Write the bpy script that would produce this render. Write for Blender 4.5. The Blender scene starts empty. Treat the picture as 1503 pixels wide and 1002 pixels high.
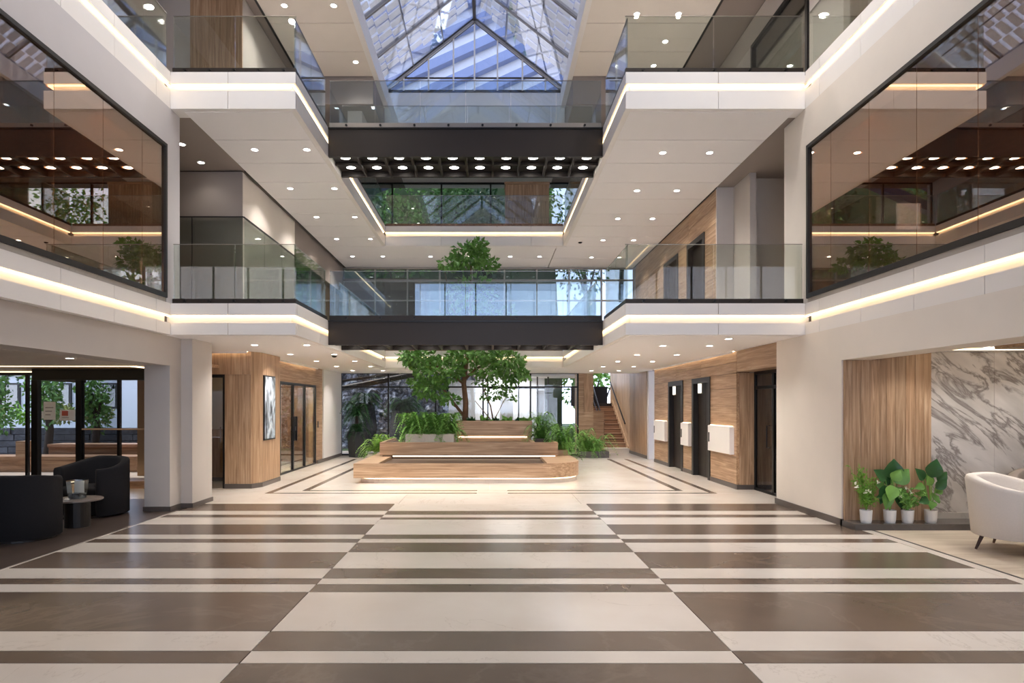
import bpy, math, random
from mathutils import Vector, Matrix
random.seed(7)
R = math.radians
C = bpy.context.scene.collection
SC = bpy.context.scene

# ------------------------------------------------------------ camera
F, U0, V0, EYE = 920.0, 719.0, 596.0, 1.6      # focal length and vanishing point in px of a 1503x1002 frame
cd = bpy.data.cameras.new('camera'); cam = bpy.data.objects.new('camera', cd); C.objects.link(cam)
cd.sensor_width = 36; cd.lens = 36 * F / 1503
cd.shift_x = (751.5 - U0) / 1503; cd.shift_y = (V0 - 501) / 1503
cd.clip_end = 300
cam.location = (0, 0, EYE); cam.rotation_euler = (R(90), 0, 0)
SC.camera = cam

# ------------------------------------------------------------ sky, sun, exposure
w = bpy.data.worlds.new('sky'); SC.world = w; w.use_nodes = True
wn = w.node_tree; wn.nodes.clear()
wo = wn.nodes.new('ShaderNodeOutputWorld'); wb = wn.nodes.new('ShaderNodeBackground')
tc = wn.nodes.new('ShaderNodeTexCoord'); nz = wn.nodes.new('ShaderNodeTexNoise'); rp = wn.nodes.new('ShaderNodeValToRGB')
nz.inputs['Scale'].default_value = 2.2; nz.inputs['Detail'].default_value = 6
rp.color_ramp.elements[0].position = .42; rp.color_ramp.elements[0].color = (.46, .53, .69, 1)
rp.color_ramp.elements[1].position = .72; rp.color_ramp.elements[1].color = (.82, .85, .90, 1)
wn.links.new(tc.outputs['Generated'], nz.inputs['Vector']); wn.links.new(nz.outputs['Fac'], rp.inputs['Fac'])
sx = wn.nodes.new('ShaderNodeSeparateXYZ'); hr = wn.nodes.new('ShaderNodeValToRGB'); sm = wn.nodes.new('ShaderNodeMix'); sm.data_type = 'RGBA'; sm.blend_type = 'MULTIPLY'; sm.inputs[0].default_value = 1
hr.color_ramp.elements[0].position = .5; hr.color_ramp.elements[0].color = (1.0, 1.0, 1.0, 1); hr.color_ramp.elements[1].position = .96; hr.color_ramp.elements[1].color = (.10, .12, .18, 1); he = hr.color_ramp.elements.new(.72); he.color = (.26, .29, .36, 1)
wn.links.new(tc.outputs['Generated'], sx.inputs[0]); mh = wn.nodes.new('ShaderNodeMath'); mh.operation = 'MULTIPLY_ADD'; mh.inputs[1].default_value = .5; mh.inputs[2].default_value = .5; wn.links.new(sx.outputs['Z'], mh.inputs[0]); wn.links.new(mh.outputs[0], hr.inputs['Fac'])
wn.links.new(rp.outputs['Color'], sm.inputs[6]); wn.links.new(hr.outputs['Color'], sm.inputs[7])
wn.links.new(sm.outputs[2], wb.inputs['Color']); wb.inputs['Strength'].default_value = 5.0
wn.links.new(wb.outputs['Background'], wo.inputs['Surface'])
sd = bpy.data.lights.new('sun', 'SUN'); sd.energy = 2.6; sd.angle = R(3); sd.color = (1, .93, .82)
so = bpy.data.objects.new('sun', sd); C.objects.link(so)
so.rotation_euler = Vector((.30, -.06, -.95)).to_track_quat('-Z', 'Y').to_euler()
SC.view_settings.view_transform = 'Standard'; SC.view_settings.look = 'None'
SC.view_settings.gamma = 1; SC.view_settings.use_curve_mapping = False
SC.view_settings.exposure = 0.65
SPOT = 3.0          # multiplier of every downlight
LED = 2.6           # emission of the LED lines
try:
    SC.cycles.max_bounces = 10; SC.cycles.diffuse_bounces = 5; SC.cycles.glossy_bounces = 4
    SC.cycles.transparent_max_bounces = 24; SC.cycles.caustics_reflective = False; SC.cycles.caustics_refractive = False
except Exception: pass

# ------------------------------------------------------------ materials
M = {}
def lin(r, g, b):
    f = lambda c: (c / 255 / 12.92) if c / 255 <= .04045 else ((c / 255 + .055) / 1.055) ** 2.4
    return (f(r), f(g), f(b), 1)
def base(name):
    m = bpy.data.materials.new(name); m.use_nodes = True; M[name] = m
    return m, m.node_tree, m.node_tree.nodes['Principled BSDF']
def plain(name, col, rough=.6, metal=0, var=.04, spec=.5, scale=3.0, bump=0.0):
    m, t, b = base(name)
    g = t.nodes.new('ShaderNodeNewGeometry'); n = t.nodes.new('ShaderNodeTexNoise'); n.inputs['Scale'].default_value = scale
    n.inputs['Detail'].default_value = 4
    mx = t.nodes.new('ShaderNodeMix'); mx.data_type = 'RGBA'
    mx.inputs[6].default_value = tuple(c * (1 - var) for c in col[:3]) + (1,); mx.inputs[7].default_value = tuple(min(1, c * (1 + var)) for c in col[:3]) + (1,)
    t.links.new(g.outputs['Position'], n.inputs['Vector']); t.links.new(n.outputs['Fac'], mx.inputs[0]); t.links.new(mx.outputs[2], b.inputs['Base Color'])
    b.inputs['Roughness'].default_value = rough; b.inputs['Metallic'].default_value = metal; b.inputs['Specular IOR Level'].default_value = spec
    if bump:
        bp = t.nodes.new('ShaderNodeBump'); bp.inputs['Strength'].default_value = bump; bp.inputs['Distance'].default_value = .01
        t.links.new(n.outputs['Fac'], bp.inputs['Height']); t.links.new(bp.outputs['Normal'], b.inputs['Normal'])
    return m
def wood(name, cols, axis, rough=.45, across=16.0, along=1.0):
    m, t, b = base(name)
    g = t.nodes.new('ShaderNodeNewGeometry'); mp = t.nodes.new('ShaderNodeMapping')
    s = [across] * 3; s['XYZ'.index(axis)] = along; mp.inputs['Scale'].default_value = s
    oi = t.nodes.new('ShaderNodeObjectInfo'); ad = t.nodes.new('ShaderNodeVectorMath'); ad.operation = 'ADD'
    ml = t.nodes.new('ShaderNodeMath'); ml.operation = 'MULTIPLY'; ml.inputs[1].default_value = 37
    n = t.nodes.new('ShaderNodeTexNoise'); n.inputs['Scale'].default_value = 1.0; n.inputs['Detail'].default_value = 7; n.inputs['Roughness'].default_value = .62; n.inputs['Distortion'].default_value = .9
    r = t.nodes.new('ShaderNodeValToRGB'); e = r.color_ramp.elements
    e[0].position = .30; e[0].color = cols[0]; e[1].position = .68; e[1].color = cols[2]
    k = e.new(.5); k.color = cols[1]
    hv = t.nodes.new('ShaderNodeHueSaturation'); mr = t.nodes.new('ShaderNodeMapRange'); mr.inputs[3].default_value = .88; mr.inputs[4].default_value = 1.12
    L = t.links.new
    L(g.outputs['Position'], mp.inputs['Vector']); L(oi.outputs['Random'], ml.inputs[0]); L(mp.outputs['Vector'], ad.inputs[0]); L(ml.outputs[0], ad.inputs[1])
    L(ad.outputs[0], n.inputs['Vector']); L(n.outputs['Fac'], r.inputs['Fac']); L(r.outputs['Color'], hv.inputs['Color'])
    L(oi.outputs['Random'], mr.inputs[0]); L(mr.outputs[0], hv.inputs['Value']); L(hv.outputs['Color'], b.inputs['Base Color'])
    b.inputs['Roughness'].default_value = rough
    bp = t.nodes.new('ShaderNodeBump'); bp.inputs['Strength'].default_value = .12; bp.inputs['Distance'].default_value = .004
    L(n.outputs['Fac'], bp.inputs['Height']); L(bp.outputs['Normal'], b.inputs['Normal'])
def stone(name, c0, c1, vein, rough, vscale=.55, width=.012, rot=(0, 0, .6), stretch=(1, 1, 1), amt=.5, cloud=1.2):
    m, t, b = base(name); L = t.links.new
    g = t.nodes.new('ShaderNodeNewGeometry'); oi = t.nodes.new('ShaderNodeObjectInfo')
    ad = t.nodes.new('ShaderNodeVectorMath'); ml = t.nodes.new('ShaderNodeMath'); ml.operation = 'MULTIPLY'; ml.inputs[1].default_value = 23
    L(oi.outputs['Random'], ml.inputs[0]); L(g.outputs['Position'], ad.inputs[0])
    if amt < .9: L(ml.outputs[0], ad.inputs[1])
    mp = t.nodes.new('ShaderNodeMapping'); mp.inputs['Rotation'].default_value = rot; L(ad.outputs[0], mp.inputs['Vector'])
    m0 = mp; mp = t.nodes.new('ShaderNodeMapping'); mp.inputs['Scale'].default_value = stretch; L(m0.outputs[0], mp.inputs['Vector'])
    n1 = t.nodes.new('ShaderNodeTexNoise'); n1.inputs['Scale'].default_value = cloud; n1.inputs['Detail'].default_value = 6; L(mp.outputs[0], n1.inputs['Vector'])
    n2 = t.nodes.new('ShaderNodeTexNoise'); n2.inputs['Scale'].default_value = vscale; n2.inputs['Detail'].default_value = 9; n2.inputs['Roughness'].default_value = .6; n2.inputs['Distortion'].default_value = .7; L(mp.outputs[0], n2.inputs['Vector'])
    ab = t.nodes.new('ShaderNodeMath'); ab.operation = 'SUBTRACT'; ab.inputs[1].default_value = .5; L(n2.outputs['Fac'], ab.inputs[0])
    a2 = t.nodes.new('ShaderNodeMath'); a2.operation = 'ABSOLUTE'; L(ab.outputs[0], a2.inputs[0])
    mr = t.nodes.new('ShaderNodeMapRange'); mr.inputs[1].default_value = 0; mr.inputs[2].default_value = width; mr.inputs[3].default_value = amt; mr.inputs[4].default_value = 0; L(a2.outputs[0], mr.inputs[0])
    mx = t.nodes.new('ShaderNodeMix'); mx.data_type = 'RGBA'; mx.inputs[6].default_value = c0; mx.inputs[7].default_value = c1
    mr1 = t.nodes.new('ShaderNodeMapRange'); mr1.inputs[1].default_value = .3; mr1.inputs[2].default_value = .7; L(n1.outputs['Fac'], mr1.inputs[0]); L(mr1.outputs[0], mx.inputs[0])
    m2 = t.nodes.new('ShaderNodeMix'); m2.data_type = 'RGBA'; m2.inputs[7].default_value = vein; L(mx.outputs[2], m2.inputs[6]); L(mr.outputs[0], m2.inputs[0])
    L(m2.outputs[2], b.inputs['Base Color']); b.inputs['Roughness'].default_value = rough
    return m
def glass(name, tint, refl, rtint=(1, 1, 1, 1), k=.5):
    m = bpy.data.materials.new(name); m.use_nodes = True; t = m.node_tree; t.nodes.clear(); M[name] = m
    o = t.nodes.new('ShaderNodeOutputMaterial'); mx = t.nodes.new('ShaderNodeMixShader'); tr = t.nodes.new('ShaderNodeBsdfTransparent'); gl = t.nodes.new('ShaderNodeBsdfGlossy')
    tr.inputs['Color'].default_value = tint; gl.inputs['Color'].default_value = rtint; gl.inputs['Roughness'].default_value = 0.0
    lw = t.nodes.new('ShaderNodeLayerWeight'); lw.inputs['Blend'].default_value = .35
    mr = t.nodes.new('ShaderNodeMapRange'); mr.inputs[3].default_value = refl; mr.inputs[4].default_value = min(1, refl + k)
    t.links.new(lw.outputs['Fresnel'], mr.inputs[0]); t.links.new(mr.outputs[0], mx.inputs['Fac'])
    t.links.new(tr.outputs[0], mx.inputs[1]); t.links.new(gl.outputs[0], mx.inputs[2]); t.links.new(mx.outputs[0], o.inputs['Surface'])
def fabric(name, col):
    m, t, b = base(name); b.inputs['Base Color'].default_value = col; b.inputs['Roughness'].default_value = .7
    o = t.nodes['Material Output']; mx = t.nodes.new('ShaderNodeMixShader'); tr = t.nodes.new('ShaderNodeBsdfTranslucent'); tr.inputs['Color'].default_value = col; mx.inputs['Fac'].default_value = .6
    t.links.new(b.outputs[0], mx.inputs[1]); t.links.new(tr.outputs[0], mx.inputs[2]); t.links.new(mx.outputs[0], o.inputs['Surface'])
def emit(name, col, st):
    m, t, b = base(name)
    b.inputs['Base Color'].default_value = col; b.inputs['Emission Color'].default_value = col; b.inputs['Emission Strength'].default_value = st

plain('plaster', lin(232, 223, 212), .75); plain('white_panel', lin(240, 235, 230), .42, var=.015); plain('soffit', lin(248, 245, 244), .6, var=.01)
plain('greige', lin(196, 188, 181), .7); plain('taupe', lin(150, 138, 130), .7); plain('grey_pier', lin(205, 200, 200), .7)
plain('dark_metal', lin(46, 38, 33), .45, .15, var=.08, spec=.35); plain('black_metal', lin(28, 26, 26), .35, .5); plain('steel', lin(150, 143, 136), .35, .8)
plain('black_trim', lin(34, 30, 28), .45); plain('skirting', lin(88, 80, 75), .4, var=.1)
wood('oak_y', (lin(136, 105, 78), lin(172, 139, 108), lin(198, 169, 139)), 'Y', across=26); wood('oak_z', (lin(136, 105, 78), lin(172, 139, 108), lin(198, 169, 139)), 'Z', across=26); wood('oak_x', (lin(136, 105, 78), lin(172, 139, 108), lin(198, 169, 139)), 'X', across=26)
wood('walnut_y', (lin(96, 68, 50), lin(128, 96, 74), lin(158, 124, 98)), 'Y'); wood('trough', (lin(44, 30, 22), lin(66, 46, 34), lin(84, 60, 46)), 'X')
wood('tread_x', (lin(122, 90, 66), lin(162, 126, 96), lin(190, 156, 124)), 'X'); wood('timber_floor', (lin(190, 172, 152), lin(206, 190, 170), lin(220, 206, 188)), 'X', .5, 10, .7)
wood('leg_wood', (lin(50, 30, 20), lin(70, 42, 28), lin(90, 56, 38)), 'Z')
stone('marble_light', lin(214, 203, 191), lin(226, 217, 207), lin(170, 155, 140), .2, .5, .004, amt=.35)
stone('marble_dark', lin(96, 82, 71), lin(112, 96, 84), lin(136, 120, 106), .24, .6, .02, amt=.25)
stone('floor_brown', lin(74, 62, 56), lin(88, 75, 68), lin(96, 84, 76), .3, .6, .02, amt=.2)
stone('marble_wall', lin(212, 206, 201), lin(186, 180, 175), lin(128, 120, 116), .2, 1.7, .05, rot=(0, R(-40), 0), stretch=(.55, 1, 2.0), amt=.95, cloud=2.6)
stone('rock', lin(62, 68, 82), lin(200, 206, 220), lin(15, 16, 20), .8, 2.5, .06, amt=.9, cloud=7)
stone('concrete', lin(170, 162, 152), lin(190, 183, 174), lin(150, 142, 134), .6, 1, .02, amt=.3)
stone('dark_stone', lin(80, 76, 74), lin(98, 93, 90), lin(110, 105, 100), .25, 1, .02, amt=.3)
stone('slate', lin(38, 40, 46), lin(78, 80, 87), lin(30, 30, 34), .7, 3, .05, amt=.8, cloud=3)
glass('clear_glass', (.86, .89, .865, 1), .045); glass('bridge_glass', (.84, .88, .90, 1), .05, (.66, .82, 1, 1)); glass('tint_glass', (.76, .65, .56, 1), .36, (.95, .81, .70, 1))
glass('dark_glass', (.38, .36, .34, 1), .10); glass('pane_glass', (.95, .96, .97, 1), .02, k=.25); glass('sky_glass', (.74, .77, .84, 1), .04, k=.3); glass('garden_glass', (.66, .68, .70, 1), .02, k=.25)
emit('led', (1, .78, .48, 1), LED); emit('led_soft', (1, .82, .58, 1), 2.0); emit('lens', (1, .95, .87, 1), 14); emit('room_fill', (1, .80, .58, 1), 22); emit('plate_lit', (1, .88, .68, 1), 1.6); emit('screen', (.8, .88, 1, 1), 1.0)  # 'screen' is a plain pale-blue emission for the small square
plain('black_fabric', lin(38, 37, 39), .9, var=.12, scale=40, spec=.2); plain('cream_fabric', lin(222, 214, 206), .92, var=.05, scale=60, spec=.2); plain('grey_fabric', lin(140, 128, 120), .9, var=.06, scale=60)
plain('pot_white', lin(240, 238, 234), .35); plain('pot_black', lin(30, 32, 34), .4); plain('soil', lin(56, 42, 32), .95, var=.3, scale=30)
plain('leaf', lin(96, 142, 64), .45, var=.45, scale=9); plain('leaf_dark', lin(48, 90, 48), .28, var=.5, scale=7); plain('leaf_lime', lin(126, 172, 66), .45, var=.35, scale=9); plain('leaf_fern', lin(122, 170, 80), .5, var=.4, scale=9)
plain('leaf_yellow', lin(150, 160, 90), .5, var=.4, scale=6); plain('petal', lin(245, 240, 225), .5); plain('bark', lin(120, 90, 68), .85, var=.3, scale=12, bump=.6); plain('bark_dark', lin(60, 50, 42), .85, var=.3, scale=12)
plain('paper', lin(240, 240, 240), .7); plain('red_print', lin(205, 100, 84), .7); plain('grey_print', lin(150, 150, 155), .7)
fabric('fin', lin(246, 240, 230)); plain('house_white', lin(222, 224, 228), .8); plain('grass', lin(52, 74, 38), .95, var=.4, scale=6); plain('curtain', lin(232, 232, 230), .9); plain('table_top', lin(128, 116, 108), .3)
plain('brown_wall', lin(150, 120, 88), .7, var=.15, scale=1.5); plain('shadow_blue', lin(120, 132, 165), .6)
def picture_mat():
    m, t, b = base('picture'); g = t.nodes.new('ShaderNodeNewGeometry'); mp = t.nodes.new('ShaderNodeMapping'); mp.inputs['Scale'].default_value = (3, 3, 1.5)
    n = t.nodes.new('ShaderNodeTexNoise'); n.inputs['Scale'].default_value = 1.6; n.inputs['Detail'].default_value = 8; n.inputs['Distortion'].default_value = 1.2
    r = t.nodes.new('ShaderNodeValToRGB'); e = r.color_ramp.elements
    e[0].position = .36; e[0].color = lin(48, 54, 60); e[1].position = .64; e[1].color = lin(232, 238, 244); k = e.new(.48); k.color = lin(132, 142, 152); k = e.new(.55); k.color = lin(178, 194, 210)
    t.links.new(g.outputs['Position'], mp.inputs[0]); t.links.new(mp.outputs[0], n.inputs['Vector']); t.links.new(n.outputs['Fac'], r.inputs[0]); t.links.new(r.outputs[0], b.inputs['Base Color']); b.inputs['Roughness'].default_value = .3
picture_mat()

# ------------------------------------------------------------ mesh helpers
class MB:
    def __init__(s): s.v = []; s.f = []
    def box(s, x0, x1, y0, y1, z0, z1):
        i = len(s.v); s.v += [(x, y, z) for z in (z0, z1) for y in (y0, y1) for x in (x0, x1)]
        s.f += [tuple(i + k for k in q) for q in ((0, 2, 3, 1), (4, 5, 7, 6), (0, 1, 5, 4), (2, 6, 7, 3), (0, 4, 6, 2), (1, 3, 7, 5))]; return s
    def poly(s, pts): i = len(s.v); s.v += [tuple(p) for p in pts]; s.f.append(tuple(range(i, i + len(pts)))); return s
    def prism(s, pts, z0, z1):           # pts counter-clockwise in XY
        i = len(s.v); n = len(pts); s.v += [(x, y, z0) for x, y in pts] + [(x, y, z1) for x, y in pts]
        s.f.append(tuple(i + k for k in range(n - 1, -1, -1))); s.f.append(tuple(i + n + k for k in range(n)))
        for k in range(n): q = (k + 1) % n; s.f.append((i + k, i + q, i + n + q, i + n + k))
        return s
    def tube(s, pts, rad, seg=8, cap=True):
        pts = [Vector(p) for p in pts]; n = len(pts); rad = rad if isinstance(rad, (list, tuple)) else [rad] * n; i0 = len(s.v); up = Vector((0, 0, 1))
        for k, p in enumerate(pts):
            d = (pts[min(k + 1, n - 1)] - pts[max(k - 1, 0)]).normalized(); a = d.cross(up if abs(d.z) < .95 else Vector((1, 0, 0))).normalized(); b = d.cross(a)
            for j in range(seg):
                t = 2 * math.pi * j / seg; s.v.append(tuple(p + (a * math.cos(t) + b * math.sin(t)) * rad[k]))
        for k in range(n - 1):
            for j in range(seg):
                q = (j + 1) % seg; s.f.append((i0 + k * seg + j, i0 + k * seg + q, i0 + (k + 1) * seg + q, i0 + (k + 1) * seg + j))
        if cap: s.f.append(tuple(i0 + j for j in range(seg - 1, -1, -1))); s.f.append(tuple(i0 + (n - 1) * seg + j for j in range(seg)))
        return s
    def lathe(s, prof, cx, cy, seg=20, sx=1, sy=1, cap=True):      # prof: list of (r, z)
        i0 = len(s.v)
        for r, z in prof:
            for j in range(seg): t = 2 * math.pi * j / seg; s.v.append((cx + r * sx * math.cos(t), cy + r * sy * math.sin(t), z))
        for k in range(len(prof) - 1):
            for j in range(seg): q = (j + 1) % seg; s.f.append((i0 + k * seg + j, i0 + k * seg + q, i0 + (k + 1) * seg + q, i0 + (k + 1) * seg + j))
        if cap: s.f.append(tuple(i0 + j for j in range(seg - 1, -1, -1))); s.f.append(tuple(i0 + (len(prof) - 1) * seg + j for j in range(seg)))
        return s
    def obox(s, c, ax, ay, az, lx, ly, lz):              # oriented box
        i = len(s.v); c = Vector(c)
        s.v += [tuple(c + ax * (lx * a) + ay * (ly * b) + az * (lz * d)) for d in (-.5, .5) for b in (-.5, .5) for a in (-.5, .5)]
        s.f += [tuple(i + k for k in q) for q in ((0, 2, 3, 1), (4, 5, 7, 6), (0, 1, 5, 4), (2, 6, 7, 3), (0, 4, 6, 2), (1, 3, 7, 5))]; return s
    def leaf(s, p, d, n, l, wd, fold=.12):               # a five-point leaf from p along d
        p = Vector(p); d = d.normalized(); sd = d.cross(n)
        if sd.length < 1e-4: sd = d.cross(Vector((1, .3, .2)))
        sd.normalize(); nn = sd.cross(d); i = len(s.v)
        s.v += [tuple(p), tuple(p + d * l * .45 + sd * wd + nn * l * fold), tuple(p + d * l * .5), tuple(p + d * l * .45 - sd * wd + nn * l * fold), tuple(p + d * l - nn * l * fold)]
        s.f += [(i, i + 1, i + 2), (i, i + 2, i + 3), (i + 1, i + 4, i + 2), (i + 2, i + 4, i + 3)]; return s
    def build(s, name, mat, parent=None, smooth=False, bevel=0, kind=None, label=None, cat=None, group=None, origin=None):
        lo = [min(v[k] for v in s.v) for k in range(3)]; hi = [max(v[k] for v in s.v) for k in range(3)]
        c = Vector(origin) if origin else Vector(((lo[0] + hi[0]) / 2, (lo[1] + hi[1]) / 2, lo[2]))
        me = bpy.data.meshes.new(name); me.from_pydata([(v[0] - c.x, v[1] - c.y, v[2] - c.z) for v in s.v], [], s.f); me.update()
        if smooth: me.polygons.foreach_set('use_smooth', [True] * len(me.polygons))
        me.materials.append(M[mat]); o = bpy.data.objects.new(name, me); C.objects.link(o)
        P = Vector((0, 0, 0)); q = parent
        while q is not None: P += q.location; q = q.parent
        o.parent = parent; o.location = c - P
        if bevel:
            b = o.modifiers.new('bevel', 'BEVEL'); b.width = bevel; b.segments = 1 if bevel < .02 else 3; b.limit_method = 'ANGLE'
        tag(o, label, cat, group, kind); return o
def tag(o, label=None, cat=None, group=None, kind=None):
    for k, v in (('label', label), ('category', cat), ('group', group), ('kind', kind)):
        if v: o[k] = v
    return o
def thing(name, label, cat, loc=(0, 0, 0), group=None, kind=None):
    o = bpy.data.objects.new(name, None); C.objects.link(o); o.location = loc; o.empty_display_size = .2
    return tag(o, label, cat, group, kind)
def bx(name, mat, x0, x1, y0, y1, z0, z1, parent=None, **k):
    return MB().box(min(x0, x1), max(x0, x1), min(y0, y1), max(y0, y1), z0, z1).build(name, mat, parent, **k)
def st(name, mat, label, boxes, cat='wall'):
    m = MB()
    for b in boxes: m.box(min(b[0], b[1]), max(b[0], b[1]), min(b[2], b[3]), max(b[2], b[3]), b[4], b[5])
    return m.build(name, mat, kind='structure', label=label, cat=cat)
def copy_tree(o, parent=None):
    c = o.copy(); C.objects.link(c); c.parent = parent
    for ch in list(o.children): copy_tree(ch, c)
    return c

# ------------------------------------------------------------ main planes (metres)
XL, XR = -4.78, 4.72          # side walls of the front hall
VL, VR = -2.905, 2.03         # edges of the void between the galleries
YF, YB = 9.38, 17.4           # front and rear edge of the galleries round the void
YG = 20.3                     # rear glazing
YBACK = -8.0                  # entrance facade behind
L1 = dict(zb=2.67, g0=2.845, g1=2.966, zt=3.14); L2 = dict(zb=6.05, g0=6.32, g1=6.43, zt=6.60)
ZC = 9.40                     # top ceiling
BY0, BY1 = 11.25, 12.3        # footbridges

# ------------------------------------------------------------ floor
floor = bx('floor', 'concrete', -16, 10.5, YBACK, 22.6, -.12, -.045, kind='structure', label='polished stone floor of the hall with dark and light bands', cat='floor')
def slab(mat, x0, x1, y0, y1, par=floor, z=0.0, name='floor_slab', g=.0035):
    return bx(name, mat, x0 + g, x1 - g, y0 + g, y1 - g, -.045, z, par)
vs = [739, 749.5, 755, 759, 762.2, 769.3, 784.2, 790.5, 796, 810, 833.7, 848.5, 857, 868.5, 926, 954.8, 973]
ys = [F * EYE / (v - V0) for v in vs] + [3.22, 2.86, 2.6, 2.1, 1.5, 1.1, .2, -.5, -1.0, -2.2, -3.1, -3.8, -5.2, -6.2, YBACK + .3]
dl = lambda k: (k % 2 == 0) if k < 4 else (k % 2 == 1)      # band k dark in the side columns
lo_, hi_ = XL + .02, 4.80
for k in range(len(ys) - 1):
    a, b = ys[k + 1], ys[k]
    side = k not in (4,) and (dl(k)); mid = k not in (4,) and not dl(k) 
    if k == 0: mid = False
    slab('marble_dark' if side else 'marble_light', lo_, -1.56, a, b)
    slab('marble_dark' if mid else 'marble_light', -1.56, 1.58, a, b)
    slab('marble_dark' if side else 'marble_light', 1.58, hi_, a, b)
slab('marble_light', XL - .02, lo_, YBACK + .3, 9.6, name='border_slab'); slab('marble_light', 4.80, 4.93, YBACK + .3, 8.1, name='border_slab'); slab('black_trim', 4.93, 4.965, YBACK + .3, 8.1, name='border_slab')
# rear floor: pale slabs with dark inlay lines laid between them
Y1 = ys[0]
fy = [Y1, 11.52, 11.66, 11.90, 12.05]
xs_in = [(-4.14, -4.02), (-3.56, -3.44), (3.54, 3.66), (4.06, 4.18)]
slab('marble_light', -5.3, -1.5, Y1, 11.5); slab('marble_light', -1.5, 1.5, Y1, 11.5); slab('marble_light', 1.5, 5.3, Y1, 11.5)
def line_row(y0, y1, xa, xb):
    slab('marble_light', -5.3, xa, y0, y1); slab('marble_dark', xa, -.24, y0, y1, name='inlay'); slab('marble_light', -.24, .33, y0, y1); slab('marble_dark', .33, xb, y0, y1, name='inlay'); slab('marble_light', xb, 5.3, y0, y1)
line_row(11.5, 11.60, -4.14, 4.18)
for a, b, mt in ((-5.3, -4.14, 0), (-4.14, -4.02, 1), (-4.02, 4.06, 0), (4.06, 4.18, 1), (4.18, 5.3, 0)): slab('marble_dark' if mt else 'marble_light', a, b, 11.60, 11.86, name='inlay' if mt else 'floor_slab')
y0, y1 = 11.86, 11.96
slab('marble_light', -5.3, -4.14, y0, y1); slab('marble_dark', -4.14, -4.02, y0, y1, name='inlay'); slab('marble_light', -4.02, -3.56, y0, y1); slab('marble_dark', -3.56, -.24, y0, y1, name='inlay'); slab('marble_light', -.24, .33, y0, y1); slab('marble_dark', .33, 3.66, y0, y1, name='inlay'); slab('marble_light', 3.66, 4.06, y0, y1); slab('marble_dark', 4.06, 4.18, y0, y1, name='inlay'); slab('marble_light', 4.18, 5.3, y0, y1)
xb_ = [-5.3, -4.14, -4.02, -3.56, -3.44, 0, 3.54, 3.66, 4.06, 4.18, 5.3]
for yy0, yy1 in ((11.96, 15.4), (15.4, 19.0)):
    for i in range(len(xb_) - 1): d = i in (1, 3, 6, 8); slab('marble_dark' if d else 'marble_light', xb_[i], xb_[i + 1], yy0, yy1, name='inlay' if d else 'floor_slab')
slab('marble_light', -5.3, 5.3, 19.0, 22.5)
# side areas
for k in range(6): slab('floor_brown', -8.6, XL - .02, YBACK + .3 + k * 3.09, YBACK + .3 + (k + 1) * 3.09, name='carpet_tile', g=0); 
for k in range(6): slab('floor_brown', -15.5, -8.6, YBACK + .3 + k * 3.09, YBACK + .3 + (k + 1) * 3.09, name='carpet_tile', g=0)
slab('marble_light', -15.5, -5.3, YBACK + .3 + 18.54, 15.4)
for k in range(9): slab('timber_floor', 4.965, 10, YBACK + .3 + k * 1.755, YBACK + .3 + (k + 1) * 1.755, name='timber_board', g=.001)

# ------------------------------------------------------------ fascias, with an LED line in the slot
trim_n = [0]
def fascia(axis, fix, inn, t0, t1, lv, joints, label, board=.3, c0=0, c1=0, l0=0, l1=0):
    trim_n[0] += 1
    def b_(m, a, b, n0, n1, z0, z1):
        p, q = sorted((fix + inn * n0, fix + inn * n1))
        return m.box(a, b, p, q, z0, z1) if axis == 'X' else m.box(p, q, a, b, z0, z1)
    r = b_(MB(), t0 + c0, t1 - c1, .09, board, lv['zb'] + .002, lv['zt'] - .002).build('trim_%d' % trim_n[0], 'white_panel', kind='structure', label=label, cat='fascia')
    js = [t0] + list(joints) + [t1]
    for a, b in zip(js[:-1], js[1:]):
        b_(MB(), a + .004, b - .004, 0, .09, lv['g1'], lv['zt']).build('fascia_panel', 'white_panel', r)
        b_(MB(), a + .004, b - .004, 0, .09, lv['zb'], lv['g0']).build('fascia_panel', 'white_panel', r)
    b_(MB(), t0 + l0, t1 - l1, .035, .06, lv['g1'] - .020, lv['g1'] - .002).build('led_strip', 'led', r)
    return r
jw = [8.98 - k for k in range(0, 14)][::-1]
def span(a, b, n): return [a + (b - a) * k / n for k in range(1, n)]
for lv, nm in ((L1, 'first gallery'), (L2, 'top gallery')):
    fascia('X', YF, 1, XL, VL, lv, [-3.92], 'white panelled edge of the %s on the armchair side, with LED line' % nm, c0=-.1, c1=.09, l1=.04)
    fascia('X', YF, 1, VR, XR, lv, [3.42], 'white panelled edge of the %s on the elevator side, with LED line' % nm, c0=.09, c1=-.1, l0=.04)
    fascia('Y', VL, -1, YF + .09, YB, lv, span(YF, YB, 6), 'void edge of the %s along the armchair side, with LED line' % nm, c0=.21, l0=-.05)
    fascia('Y', VR, 1, YF + .09, YB, lv, span(YF, YB, 6), 'void edge of the %s along the elevator side, with LED line' % nm, c0=.21, l0=-.05)
    fascia('X', YB, 1, VL, VR, lv, [-1.35, .2, 1.15], 'rear void edge of the %s with LED line' % nm)
    fascia('Y', XL, -1, -6.0, YF, lv, jw, 'white panelled band of the %s along the armchair side wall' % nm, l1=-.085)
    fascia('Y', XR, 1, -6.0, YF, lv, jw, 'white panelled band of the %s along the elevator side wall' % nm, l1=-.085)

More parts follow.
